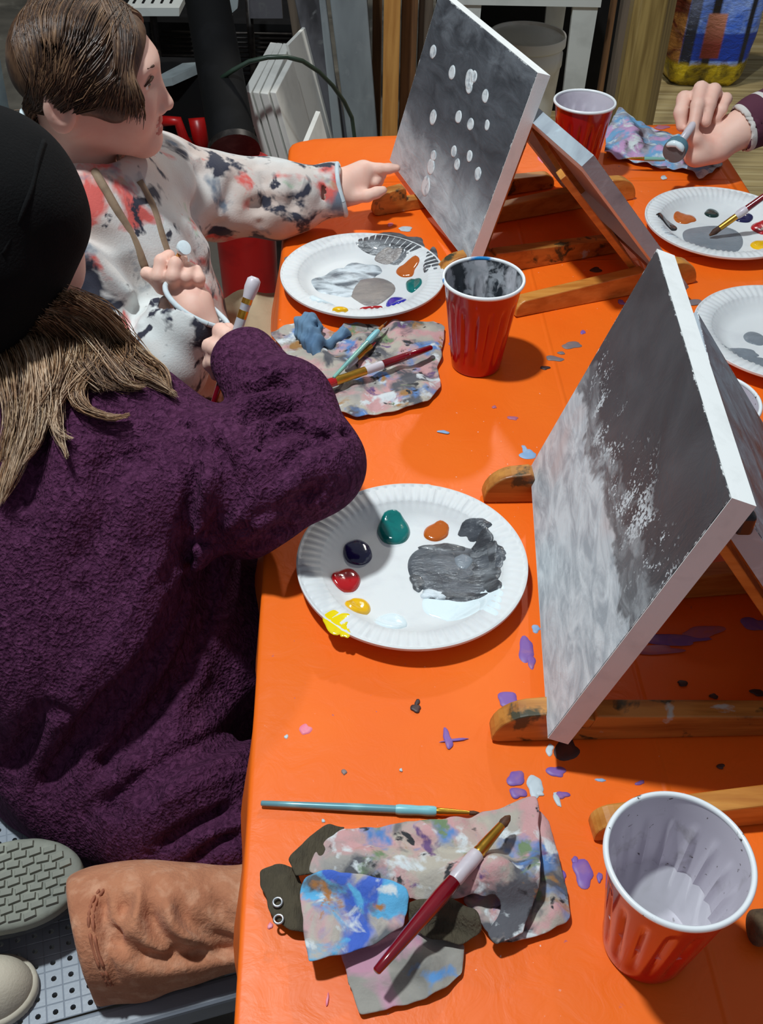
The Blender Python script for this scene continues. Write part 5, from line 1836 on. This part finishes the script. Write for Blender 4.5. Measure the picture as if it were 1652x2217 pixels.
# ------------------------------------------------------------------ child in the purple fleece
H1 = pw(-22, 515, .935)
R1 = frame(math.radians(52), math.radians(-18), math.radians(4))
s1 = 1.10
R1f = R1.astype(np.float32)
p1 = empty('person', (-.34, .65, BENCH), 'person in a purple fleece and black beanie, sitting with back to the camera', 'person')
m_fleece, nt, b = new_mat('purple_fleece')
vec = coords(nt)
vo = nt.nodes.new('ShaderNodeTexVoronoi')
vo.inputs['Scale'].default_value = 300
wv = noise(nt, vec, 60, 4, .7, .5)
nt.links.new(vec, vo.inputs['Vector'])
f4 = noise(nt, vec, 170, 3, .6, .8, (2, 2, 2), (1, 1, .45))
c = mixc(nt, ramp(nt, f4, .35, .65), C(60, 27, 52), C(92, 49, 80))
c = mixc(nt, ramp(nt, wv, .5, .8), c, C(78, 39, 66))
nt.links.new(c, b.inputs['Base Color'])
b.inputs['Roughness'].default_value = .95
b.inputs['Sheen Weight'].default_value = 0
b.inputs['Specular IOR Level'].default_value = .1
b.inputs['Sheen Roughness'].default_value = .5
add_bump(nt, b, math_(nt, 'ADD', math_(nt, 'MULTIPLY', f4, 1.2), math_(nt, 'MULTIPLY', vo.outputs['Distance'], .35)), 1.0, .0045)

ARM1 = [pw(335, 1030, 1.0), pw(520, 1050, .97), pw(684, 1005, .945), pw(612, 880, .995), pw(528, 785, 1.045)]
TOR1 = [pw(120, 900, 1.03), pw(150, 1060, 1.045), pw(175, 1290, 1.075), pw(225, 1490, 1.12)]


def fleece_base(p):
    d = chain(p, TOR1, [.095, .132, .150, .150], .06)
    d = smin(d, chain(p, ARM1[:3], [.086, .060, .043], .04), .06)
    d = smin(d, chain(p, ARM1[2:], [.044, .043, .035], .02), .02)
    # lap under the fleece
    d = smin(d, chain(p, [pw(300, 1560, 1.13), pw(480, 1400, 1.14), pw(610, 1330, 1.16)], [.11, .085, .070], .05), .03)
    d = smin(d, chain(p, [pw(230, 1640, 1.08), pw(400, 1720, 1.03), pw(520, 1780, 1.02)], [.095, .075, .060], .05), .035)
    d = smin(d, chain(p, [pw(150, 1670, 1.10), pw(310, 1795, 1.03)], [.070, .050], .05), .03)
    # far shoulder and arm in the lap
    d = smin(d, chain(p, [pw(40, 880, 1.10), pw(-40, 1150, 1.2), pw(200, 1300, 1.22)], [.08, .06, .05], .04), .04)
    return d


fl = []
for pts, dep, wd in (([(400, 930), (425, 1000), (405, 1100), (385, 1250)], .010, .010),
                     ([(640, 1130), (540, 1190), (450, 1260), (380, 1360), (300, 1470), (200, 1580)], .017, .018),
                     ([(470, 1250), (430, 1400), (330, 1560), (270, 1660)], .018, .020),
                     ([(270, 1730), (380, 1650), (480, 1600), (570, 1540)], .022, .016),
                     ([(120, 1500), (60, 1600), (10, 1680)], .012, .014), ([(250, 1500), (160, 1620), (90, 1720)], .014, .014), ([(190, 1760), (280, 1700), (360, 1690)], .010, .010),
                     ([(330, 1850), (420, 1790), (520, 1740)], .014, .010), ([(400, 1880), (470, 1830), (540, 1800)], .010, .008),
                     ([(510, 930), (560, 895), (640, 885)], .012, .010), ([(530, 860), (600, 830), (650, 840)], .011, .009), ([(560, 960), (620, 925), (690, 930)], .012, .010), ([(500, 850), (545, 830), (590, 790)], .007, .008),
                     ([(440, 940), (490, 1010), (470, 1080), (420, 1160)], .012, .012), ([(330, 950), (280, 1000), (180, 1030)], .010, .016), ([(540, 1010), (500, 1110), (400, 1210)], .009, .012), ([(640, 1010), (600, 1100), (520, 1160)], -.007, .014),
                     ([(500, 905), (550, 872), (640, 862)], -.007, .010), ([(560, 930), (620, 905), (690, 905)], -.006, .009), ([(520, 835), (590, 808), (640, 815)], -.005, .009), ([(430, 1010), (455, 1080), (410, 1190)], -.008, .012), ([(590, 1160), (500, 1215), (420, 1300), (330, 1410)], -.010, .014),
                     ([(690, 880), (640, 870), (590, 905), (560, 960)], .012, .008), ([(740, 930), (690, 950), (640, 985), (600, 1040)], .010, .010), ([(600, 780), (560, 800), (520, 810)], .007, .007), ([(650, 820), (600, 815), (550, 850)], .010, .008), ([(720, 1060), (640, 1080), (560, 1120), (470, 1200)], .008, .012),
                     ([(90, 880), (80, 1000), (50, 1120)], .012, .016), ([(250, 930), (230, 1100), (170, 1250)], .008, .020), ([(340, 1240), (260, 1400), (140, 1540)], -.012, .024), ([(420, 1460), (330, 1600), (240, 1740)], -.010, .018), ([(330, 1730), (440, 1680), (540, 1650)], -.012, .02)):
    fl.append(crease_line(fleece_base, pts, dep * 1.15, wd * .75))
fleece_g = grooved(fleece_base, fl)


def fleece(p):
    d = fleece_g(p)
    d = d + .0035 * np.sin(p[:, 0] * 38 + p[:, 2] * 22) * np.sin(p[:, 1] * 34 - p[:, 2] * 30)
    n_ = nrm(ARM1[4] - ARM1[3]).astype(np.float32)
    d = np.where(np.linalg.norm(p - ARM1[4].astype(np.float32), axis=1) < .07, smax(d, ((p - ARM1[4].astype(np.float32)) @ n_) - .022, .010), d)
    d = smax(d, -cap(p, ARM1[4] + n_ * .06, ARM1[4] - n_ * .012, .026, .022), .004)
    d = np.maximum(d, BENCH + .004 - p[:, 2])
    # the lap runs on below the table top
    side = p[:, 0] - (-.0795 - .0515 * (p[:, 1] - .1) - .010)
    lid = np.minimum(np.maximum(side, p[:, 2] - .006), 1)
    zone = (p[:, 2] < .006) & (side > -.02)
    return np.where(zone, np.maximum(d, np.minimum(side, p[:, 2] + .060)), d)


P_, Q_ = nets(fleece, (-.66, .36, -.27), (.05, 1.12, .20), .0033)
fc = mesh_fast('fleece_top', P_, Q_, m_fleece, p1)


def hand1(p):
    D = 1.060
    w_ = lambda x, y, dz=0: pw(x, y, D + dz)
    d = cap(p, ARM1[4], w_(512, 775, .004), .019, .018)
    d = smin(d, cap(p, w_(506, 772, .006), w_(488, 782, .014), .016, .014), .010)
    d = smin(d, chain(p, [w_(508, 756, .004), w_(490, 728, -.004), w_(478, 717, .004), w_(474, 735, .018)], [.0098, .0092, .0086, .0072], .003), .004)
    d = smin(d, chain(p, [w_(492, 774, .006), w_(468, 754, -.004), w_(455, 750, .004), w_(456, 768, .016)], [.0098, .0092, .0086, .0072], .003), .003)
    d = smin(d, chain(p, [w_(486, 788, .008), w_(464, 782, .004), w_(455, 788, .012), w_(464, 798, .020)], [.0092, .0086, .0078, .007], .003), .003)
    d = smin(d, chain(p, [w_(490, 800, .010), w_(472, 803, .012), w_(468, 812, .018)], [.0086, .0076, .0066], .003), .003)
    d = smin(d, chain(p, [w_(512, 752, .020), w_(505, 730, .024), w_(494, 714, .022)], [.0105, .009, .0078], .003), .005)
    return d


def body1(p):
    q = ((p - H1.astype(np.float32)) @ R1f) / np.float32(s1)
    d = head_local(q) * s1
    W = lambda v: H1 + R1 @ (np.asarray(v) * s1)
    d = smin(d, cap(p, W((-.028, 0, -.045)), W((-.05, 0, -.12)), .042, .046), .025)
    d = smin(d, chain(p, [W((-.05, 0, -.12))] + TOR1[1:], [.05, .08, .09, .10], .03), .04)
    d = smin(d, chain(p, ARM1, [.030, .024, .013, .013, .018], .02), .02)
    return smin(d, hand1(p), .008)


P_, Q_ = nets(body1, (-.60, .45, -.30), (.02, 1.12, .45), .0032)
cen = P_[Q_].mean(1)
bd1 = mesh_fast('body', P_, Q_, [m_skin, m_lip], p1, lips_mask((((cen - H1) @ R1) / s1).astype(np.float32)).astype(int))
brow_eye(p1, H1, R1, s1)

# beanie
m_hat = mat('black_knit', C(8, 8, 9), .95, [(C(13, 12, 13), 40, .45, .7, 2)], (420, .5, .0015), spec=.2)


def beanie(p):
    q = ((p - H1.astype(np.float32)) @ R1f) / np.float32(s1)
    d = smin(ell(q, (-.014, 0, .020), (.092, .083, .087)), ell(q, (-.034, 0, -.030), (.070, .078, .066)), .03)
    d = smax(d, -(q[:, 2] + .062 - .80 * q[:, 0]), .010)
    d = d + .0010 * np.sin(q[:, 2] * 90 + q[:, 0] * 40)
    d = smax(d, -smin(ell(q, (-.012, 0, .018), (.082, .073, .076)), ell(q, (-.034, 0, -.036), (.060, .068, .066)), .03), .002)
    return d * s1


P_, Q_ = nets(beanie, H1 - .17, H1 + .17, .0034)
hat = mesh_fast('beanie', P_, Q_, m_hat, p1)
sm = traced(beanie, [(95, 305), (82, 345), (70, 400), (52, 450), (30, 500), (5, 550)], D0=.5, D1=1.3)
if len(sm) > 2:
    MB().tube(catmull(sm, 24), .0022, 8).build('seam', m_hat, hat, True)

# long wavy hair spilling out below the beanie
cv = []
r_ = np.random.default_rng(5)
clumps = [  # (px path), strands, spread px
    ([(-40, 690), (20, 705), (60, 760), (75, 830), (60, 920), (20, 1020), (-10, 1080)], 90, 16), ([(0, 690), (60, 720), (85, 790), (90, 860), (70, 960), (50, 1010)], 90, 12),
    ([(60, 680), (100, 710), (120, 760), (110, 830), (70, 900), (62, 960)], 70, 9), ([(90, 690), (140, 720), (150, 770), (130, 820), (115, 860), (120, 930), (140, 990)], 70, 9),
    ([(100, 670), (170, 690), (205, 730), (205, 780), (160, 820), (130, 860), (125, 920), (150, 950)], 90, 9), ([(120, 660), (190, 680), (220, 740), (200, 800), (165, 840), (180, 880), (230, 905), (275, 905)], 80, 8),
    ([(140, 650), (200, 680), (240, 740), (280, 790), (330, 820), (375, 855)], 110, 14), ([(150, 640), (210, 670), (250, 720), (270, 770), (260, 820)], 90, 14), ([(160, 640), (230, 690), (290, 760), (350, 810), (378, 850)], 80, 10),
    ([(130, 650), (180, 670), (190, 720), (170, 770), (200, 820), (240, 840)], 90, 14), ([(60, 690), (130, 700), (190, 760), (230, 800), (260, 830), (300, 830)], 90, 18), ([(-60, 700), (-20, 740), (10, 800), (30, 900), (10, 1000)], 80, 18), ([(100, 690), (150, 740), (170, 800), (210, 840)], 90, 22)]
pal1 = []
for ic, (path, n, sp_) in enumerate(clumps):
    pm = [.25, .05, .70] if ic in (0, 1, 4) else ([.30, .62, .08] if ic in (7, 9, 10, 12) else [.52, .24, .24])
    base3 = []
    for i, (x, y) in enumerate(path):
        t = trace(fleece, x, y, D0=.7, D1=1.3)
        dep = ((t - CAM_O) @ CAM_F) if t is not None else 1.02
        lim = .93 + .012 * i
        base3.append(min(dep - .006, max(lim, .9) + .02 * i))
    ph_ = r_.uniform(0, 6)
    for k in range(int(n * 3.2)):
        j = r_.normal(0, 1, 2)
        jd = abs(r_.normal(0, .006))
        pts = []
        for i, ((x, y), D) in enumerate(zip(path, base3)):
            w_ = sp_ * (1.15 - .85 * (i / (len(path) - 1)) ** 1.5) * (1 if i else .8)
            pts.append(pw(x + j[0] * w_ + r_.normal(0, 2.2), y + j[1] * w_ * .6 + r_.normal(0, 2.2), D - jd))
        c_ = catmull(pts, 20)[:int(20 * min(1, r_.uniform(.72, 1.15)))]
        tt_ = np.linspace(0, 1, len(c_))
        c_ = c_ + (CAM_R[None] * (np.sin(tt_ * 9 + ph_ + j[0] * .5) * .0035)[:, None] + CAM_U[None] * (np.sin(tt_ * 7 + ph_ * 2) * .003)[:, None]) * tt_[:, None]
        cv.append(c_)
        pal1.append(pm)
strands('hair', cv, HM1, p1, .00042, True, pal1)

# the paint brush in this hand
A_, B_ = pw(460, 880, 1.085), pw(552, 600, 1.05)
brush('clear brush with gold bands and red end held in the hand of the purple fleece', A_, B_, [
    ('handle', [(0, 2.4 * K), (.02, 3.2 * K), (.2, 3.6 * K), (.40, 3.8 * K)], m_hred), ('grip', [(.40, 4.2 * K), (.5, 5.2 * K), (.68, 5.2 * K), (.69, 5.0 * K)], m_clear), ('gold_band', [(.69, 5.3 * K), (.75, 5.3 * K)], m_gold),
    ('ferrule', [(.75, 5.0 * K), (.79, 5.2 * K), (.80, 5.6 * K)], m_clear), ('gold_band', [(.80, 5.6 * K), (.84, 5.6 * K)], m_gold), ('bristles', [(.84, 5.6 * K), (.92, 7.5 * K), (.98, 7.0 * K), (1, 4.0 * K)], m_gripw)])

# trouser leg on the bench
m_peach = mat('peach_sweatpants', C(200, 136, 102), .95, [(C(178, 116, 86), 22, .42, .7, 2), (C(212, 156, 124), 60, .5, .7, 6)], (260, .7, .002), sheen=.1, spec=.15)
m_peachs = mat('peach_stitching', C(170, 104, 76), .85, [(C(150, 90, 66), 60, .45, .7, 2)])
ZB = BENCH + .003
HEM = [tp(185, 1905, ZB + .090), tp(158, 1985, ZB + .055), tp(172, 2080, ZB + .02), tp(205, 2145, ZB + .003)]


def pants_base(p):
    d = chain(p, [tp(640, 1950, ZB + .045), tp(545, 1980, ZB + .040), tp(400, 1990, ZB + .045), tp(290, 2000, ZB + .045), tp(205, 2008, ZB + .045)], [.046, .038, .042, .048, .052], .03)
    # loose cloth spreading onto the bench
    d = smin(d, chain(p, [tp(212, 2150, ZB + .004), tp(310, 2122, ZB + .006), tp(410, 2076, ZB + .010), tp(540, 2030, ZB + .012)], [.008, .009, .011, .012], .02), .035)
    return d


pl_ = []
for pts, dep, wd in (([(335, 1935), (325, 1970), (345, 2020), (410, 2062), (520, 2056)], .013, .010), ([(255, 1920), (262, 1960), (250, 2010)], .011, .007), ([(232, 1925), (215, 1990), (225, 2050), (250, 2110), (262, 2140)], .004, .004), ([(290, 1915), (282, 1960), (276, 2000)], .009, .006), ([(380, 1930), (400, 1990), (450, 2030), (520, 2035)], .008, .007), ([(215, 1915), (222, 1960), (240, 2030), (300, 2070)], .010, .008),
                     ([(420, 1960), (450, 2010), (510, 2040)], .008, .010), ([(280, 1900), (300, 1960), (290, 2030)], -.006, .010), ([(360, 1920), (375, 2010), (450, 2050)], -.007, .012), ([(450, 1920), (490, 1990), (540, 2010)], .007, .010), ([(260, 2040), (330, 2080), (430, 2085)], .010, .009)):
    pl_.append(crease_line(pants_base, pts, dep * 1.1, wd * .8))
pants_g = grooved(pants_base, pl_)


def pants1(p):
    d = pants_g(p)
    h0, h1 = tp(160, 1980, ZB + .05), tp(203, 2162, ZB)
    hv = nrm(h1 - h0)
    nn_ = nrm(np.array([-hv[1], hv[0], 0]))
    if nn_[0] > 0:
        nn_ = -nn_
    d = smax(d, ((p - h0.astype(np.float32)) @ nn_.astype(np.float32)), .006)
    return np.maximum(d, ZB - p[:, 2])


P_, Q_ = nets(pants1, (-.40, .32, -.27), (.0, .66, -.08), .003)
pt = mesh_fast('trouser_leg', P_, Q_, m_peach, p1)
for off in (0, 9):
    st_ = traced(pants1, [(190 + off + dx, y) for dx, y in ((26, 1925), (8, 1955), (2, 1990), (6, 2030), (16, 2070), (30, 2105), (44, 2135))], n=30)
    if len(st_) > 2:
        st_ = [q - nrm(q - CAM_O) * .0015 for q in st_]
        MB().tube(catmull(st_, 40), .0015, 6).build('hem_stitch', m_peachs, pt, True)

# shoe with its treaded sole turned to the camera
m_sole = mat('grey_rubber_sole', C(132, 134, 122), .7, [(C(106, 108, 100), 18, .45, .7, 2), (C(150, 152, 138), 40, .55, .7, 4)], (200, .3, .001))
m_upper = mat('charcoal_knit_upper', C(62, 66, 72), .85, [(C(46, 50, 56), 30, .45, .7, 2)], (380, .5, .001))
SO = tp(30, 1912, BENCH + .072)
sn_ = nrm(-ray(70, 1882) * .75 + np.array([-.15, .1, .55]))       # the way the sole faces
tx = nrm(CAM_R * .95 + CAM_U * .26)
tx = nrm(tx - sn_ * (tx @ sn_))
ty = np.cross(sn_, tx)
RS = np.stack([tx, ty, sn_], 1)
she = empty('shoe', mw=Matrix([[RS[i, 0], RS[i, 1], RS[i, 2], SO[i]] for i in range(3)] + [[0, 0, 0, 1]]), label='grey shoe on the bench below the purple fleece, treaded sole facing the camera', cat='shoe', group='shoes on the bench')
RSf = RS.astype(np.float32)


def sole_f(p):
    q = (p - SO.astype(np.float32)) @ RSf
    d = smin(ell(q, (.000, 0, 0), (.062, .041, .40)), ell(q, (-.10, -.004, 0), (.07, .034, .40)), .04)
    return smax(smax(d, np.abs(q[:, 2] + .008) - .010, .006), -(q[:, 0] + .19), .01)


def upper_f(p):
    q = (p - SO.astype(np.float32)) @ RSf
    d = smin(ell(q, (.002, 0, -.020), (.060, .040, .040)), ell(q, (-.09, 0, -.030), (.075, .036, .050)), .04)
    d = smax(d, q[:, 2] + .014, .004)
    return np.maximum(d, BENCH + .001 - p[:, 2])


P_, Q_ = nets(sole_f, SO - .24, SO + .12, .003)
sol = mesh_fast('sole', P_, Q_, m_sole, she)
P_, Q_ = nets(upper_f, SO - .24, SO + .12, .0036)
mesh_fast('upper', P_, Q_, m_upper, she)
lug = None
for i in range(14):
    for j in range(-4, 5):
        x = .040 - i * .0132 + (.0065 if j % 2 else 0)
        y = j * .0080
        lim = .033 * math.sqrt(max(0, 1 - ((x - 0) / .060) ** 2)) if x > -.03 else .026
        if abs(y) > lim:
            continue
        if lug is None:
            lug = MB().hexa([(-.0066, -.0024, 0), (.0050, -.0036, 0), (.0066, .0024, 0), (-.0050, .0036, 0)], [(-.0056, -.0017, .003), (.0042, -.0028, .003), (.0056, .0017, .003), (-.0042, .0028, .003)]).build('tread_lug', m_sole, sol, local=True)
            g = lug
        else:
            g = lug.copy()
            link(g, sol)
        g.location = (x, y, .0018)
        g.rotation_euler[2] = .25 + .1 * math.sin(i * 3 + j)

# pale canvas shoe at the lower left
m_cream = mat('cream_canvas', C(206, 196, 176), .8, [(C(188, 178, 158), 20, .45, .7, 2)], (420, .4, .001))
m_creams = mat('cream_rubber', C(198, 190, 172), .6, [(C(180, 170, 150), 20, .45, .7, 2)])
c0 = tp(-20, 2135, BENCH + .02)
cs_ = empty('shoe', tuple(c0), 'cream canvas shoe whose toe pokes in at the lower left', 'shoe', 'shoes on the bench')


def cream_f(p, k=0):
    q = p - np.array([c0[0], c0[1], BENCH + .002], np.float32)
    q = q @ np.array([[math.cos(.25), math.sin(.25), 0], [-math.sin(.25), math.cos(.25), 0], [0, 0, 1]], np.float32).T
    e = smin(ell(q, (.0, 0, .004), (.036, .030, .040)), ell(q, (-.07, 0, .006), (.06, .028, .048)), .03)
    return np.maximum(e, .0 - q[:, 2])


P_, Q_ = nets(cream_f, c0 - .15, c0 + .10, .003)
mesh_fast('upper', P_, Q_, m_cream, cs_)
P_, Q_ = nets(lambda p: np.maximum(cream_f(p) - .0035, np.maximum(p[:, 2] - (BENCH + .013), BENCH + .001 - p[:, 2])), c0 - .15, c0 + .10, .003)
mesh_fast('sole_edge', P_, Q_, m_creams, cs_)

# ------------------------------------------------------------------ person at the right, only an arm in view
p3 = empty('person', (1.02, 1.70, FLOOR), 'person in a maroon and white striped sleeve, reaching in from the right edge', 'person')
D3 = 1.60
CUFF = pw(1608, 277, 1.60)
ELB = pw(1790, 190, 1.62)
SHO = np.array([1.0, 1.78, .20])
H3 = np.array([.98, 1.72, .48])
R3 = frame(math.radians(190), math.radians(-20))


def hand3(p):
    w_ = lambda x, y, dz=0: pw(x, y, D3 + dz)
    d = cap(p, CUFF, w_(1562, 310, .0), .027, .024)
    d = smin(d, cap(p, w_(1545, 325, .0), w_(1508, 334, .0), .021, .020), .014)
    d = smin(d, cap(p, w_(1538, 298, .016), w_(1532, 232, .022), .022, .022), .016)
    d = smin(d, cap(p, w_(1508, 318, .008), w_(1498, 250, .020), .018, .017), .014)
    d = smin(d, chain(p, [w_(1548, 205, .010), w_(1546, 196, -.012), w_(1536, 226, -.026), w_(1528, 264, -.024)], [.0112, .0108, .0098, .0084], .004), .003)
    d = smin(d, chain(p, [w_(1520, 205, .010), w_(1518, 192, -.012), w_(1510, 228, -.030), w_(1501, 273, -.030)], [.0118, .0112, .0102, .0086], .004), .003)
    d = smin(d, chain(p, [w_(1496, 214, .012), w_(1482, 214, -.002), w_(1474, 244, -.010), w_(1476, 274, -.008)], [.0120, .0115, .0105, .0085], .005), .006)
    d = smin(d, chain(p, [w_(1566, 220, .014), w_(1572, 214, -.002), w_(1562, 238, -.014), w_(1552, 256, -.012)], [.0095, .0088, .008, .007], .005), .005)
    d = smin(d, chain(p, [w_(1525, 315, -.012), w_(1505, 300, -.022), w_(1492, 284, -.022)], [.013, .0105, .0085], .005), .008)
    return d


def body3(p):
    q = ((p - H3.astype(np.float32)) @ R3.astype(np.float32)) / np.float32(1.1)
    d = head_local(q) * 1.1
    d = smin(d, chain(p, [H3 + np.array([.04, .01, -.05]), (1.03, 1.74, .28), (1.04, 1.74, .0), (1.04, 1.74, -.20)], [.045, .06, .09, .09], .03), .04)
    d = smin(d, chain(p, [SHO, ELB, CUFF], [.04, .034, .028], .02), .03)
    return smin(d, hand3(p), .012)


P_, Q_ = nets(body3, (.36, 1.42, -.36), (1.24, 1.98, .66), .0036)
cen = P_[Q_].mean(1)
bd3 = mesh_fast('body', P_, Q_, [m_skin, m_lip], p3, lips_mask((((cen - H3) @ R3) / 1.1).astype(np.float32)).astype(int))
brow_eye(p3, H3, R3, 1.1)
for x, y, dz in ((1503, 267, -.0355), (1529, 258, -.0305)):
    nail(bd3, pw(x, y, D3 + dz), -ray(x, y) + CAM_U * .2, -CAM_U, .0048)
m_strp, nt, b = new_mat('striped_knit')
vec = coords(nt)
ax3 = nrm(ELB - CUFF)
dt = nt.nodes.new('ShaderNodeVectorMath')
dt.operation = 'DOT_PRODUCT'
dt.inputs[1].default_value = tuple(ax3)
nt.links.new(vec, dt.inputs[0])
t0 = float((CUFF - np.array([1.02, 1.70, FLOOR])) @ ax3)
tt_ = math_(nt, 'SUBTRACT', dt.outputs['Value'], t0 - .010)
fr = math_(nt, 'FRACT', math_(nt, 'DIVIDE', tt_, .040))
c = mixc(nt, ramp(nt, fr, .225, .245), C(206, 200, 194), C(82, 34, 54))
nt.links.new(c, b.inputs['Base Color'])
b.inputs['Roughness'].default_value = .85
add_bump(nt, b, noise(nt, vec, 500, 2), .3, .001)


def shirt3(p):
    d = chain(p, [(1.03, 1.74, .27), (1.04, 1.74, .05), (1.04, 1.74, -.20)], [.10, .135, .14], .06)
    d = smin(d, chain(p, [SHO, ELB, CUFF], [.068, .050, .037], .03), .05)
    n_ = nrm(CUFF - ELB).astype(np.float32)
    d = np.where(np.linalg.norm(p - CUFF.astype(np.float32), axis=1) < .08, smax(d, (p - CUFF.astype(np.float32)) @ n_ - .010, .004), d)
    d = smax(d, -cap(p, CUFF + n_ * .05, CUFF - n_ * .01, .033, .030), .003)
    d = smax(d, -cap(p, H3 + np.array([.03, .01, .0]), (1.03, 1.74, .32), .055, .060), .006)
    return d + .003 * np.sin(p[:, 0] * 60 + p[:, 2] * 50) * np.sin(p[:, 1] * 50)


P_, Q_ = nets(shirt3, (.50, 1.42, -.38), (1.26, 1.98, .44), .0044)
mesh_fast('striped_shirt', P_, Q_, m_strp, p3)
P_, Q_ = nets(lambda p: chain(p, [(1.04, 1.74, -.24), (.86, 1.70, -.25), (.72, 1.68, -.26), (.74, 1.68, -.68)], [.13, .085, .065, .05], .03), (.55, 1.52, -.74), (1.24, 1.92, -.06), .007)
mesh_fast('trousers', P_, Q_, m_upper, p3)


def hair3(p):
    q = ((p - H3.astype(np.float32)) @ R3.astype(np.float32)) / np.float32(1.1)
    d = ell(q, (-.014, 0, .026), (.092, .082, .082))
    d = smin(d, ell(q, (-.065, 0, -.05), (.035, .065, .09)), .04)
    d = smax(d, -ell(q, (.085, 0, -.03), (.055, .075, .085)), .012)
    return (d + .0015 * np.sin(q[:, 1] * 300)) * 1.1


P_, Q_ = nets(hair3, H3 - .22, H3 + .2, .005)
mesh_fast('hair', P_, Q_, m_hair3, p3)
sx = (1.04, 1.74)
sk = empty('stool', (sx[0], sx[1], FLOOR), 'dark round stool beneath the person in the striped sleeve', 'stool')
MB().lathe([(.001, .0), (.15, 0), (.155, -.012), (.15, -.028), (.001, -.028)], (sx[0], sx[1], -.362), 40).build('seat', m_black, sk, True, auto=40)
for a in range(4):
    th = a * math.pi / 2 + .78
    MB().tube([(sx[0] + .10 * math.cos(th), sx[1] + .10 * math.sin(th), -.385), (sx[0] + .15 * math.cos(th), sx[1] + .15 * math.sin(th), FLOOR + .001)], .013).build('leg', m_steel, sk, True)

# foam dauber in this hand
A_, B_ = pw(1506, 262, 1.570), pw(1462, 324, 1.545)
dn = nrm(B_ - A_)
db = empty('dauber', tuple(A_), 'foam dauber with teal head and white paint, held by the hand from the right', 'dauber', 'foam daubers held in hands')
MB().tube([A_ - dn * .02, B_ - dn * .012], [.0055, .0062], 14).build('stick', m_gripw, db, True)
m_foamt = mat('teal_foam', C(84, 122, 136), .9, [(C(66, 100, 120), 40, .45, .7, 2)], (300, .5, .001))
m_foamb = mat('paint_soaked_foam', C(110, 96, 94), .7, [(C(206, 212, 214), 40, .56, .62, 2)], (200, .5, .001))
fn = nrm(-ray(1459, 330) * .7 - CAM_U * .55 - CAM_R * .35)
MB().tube([B_ - fn * .014, B_ - fn * .011, B_ + fn * .004, B_ + fn * .006], [.010, .0165, .0175, .0165], 28).build('foam_head', m_foamt, db, True, auto=50)
MB().tube([B_ + fn * .0055, B_ + fn * .009, B_ + fn * .0095], [.0172, .0165, .012], 28).build('foam_face', m_foamb, db, True, auto=50)
pc = [B_ + fn * .0085 + (nrm(np.cross(fn, CAM_R)) * math.sin(t) + nrm(np.cross(np.cross(fn, CAM_R), fn)) * math.cos(t)) * .0135 for t in np.linspace(.3, 2.7, 14)]
MB().tube(pc, [.001, .003, .0045, .005, .0052, .005, .0046, .0050, .0052, .005, .0045, .004, .003, .001], 10).build('wet_paint', PAINT['white'], db, True)
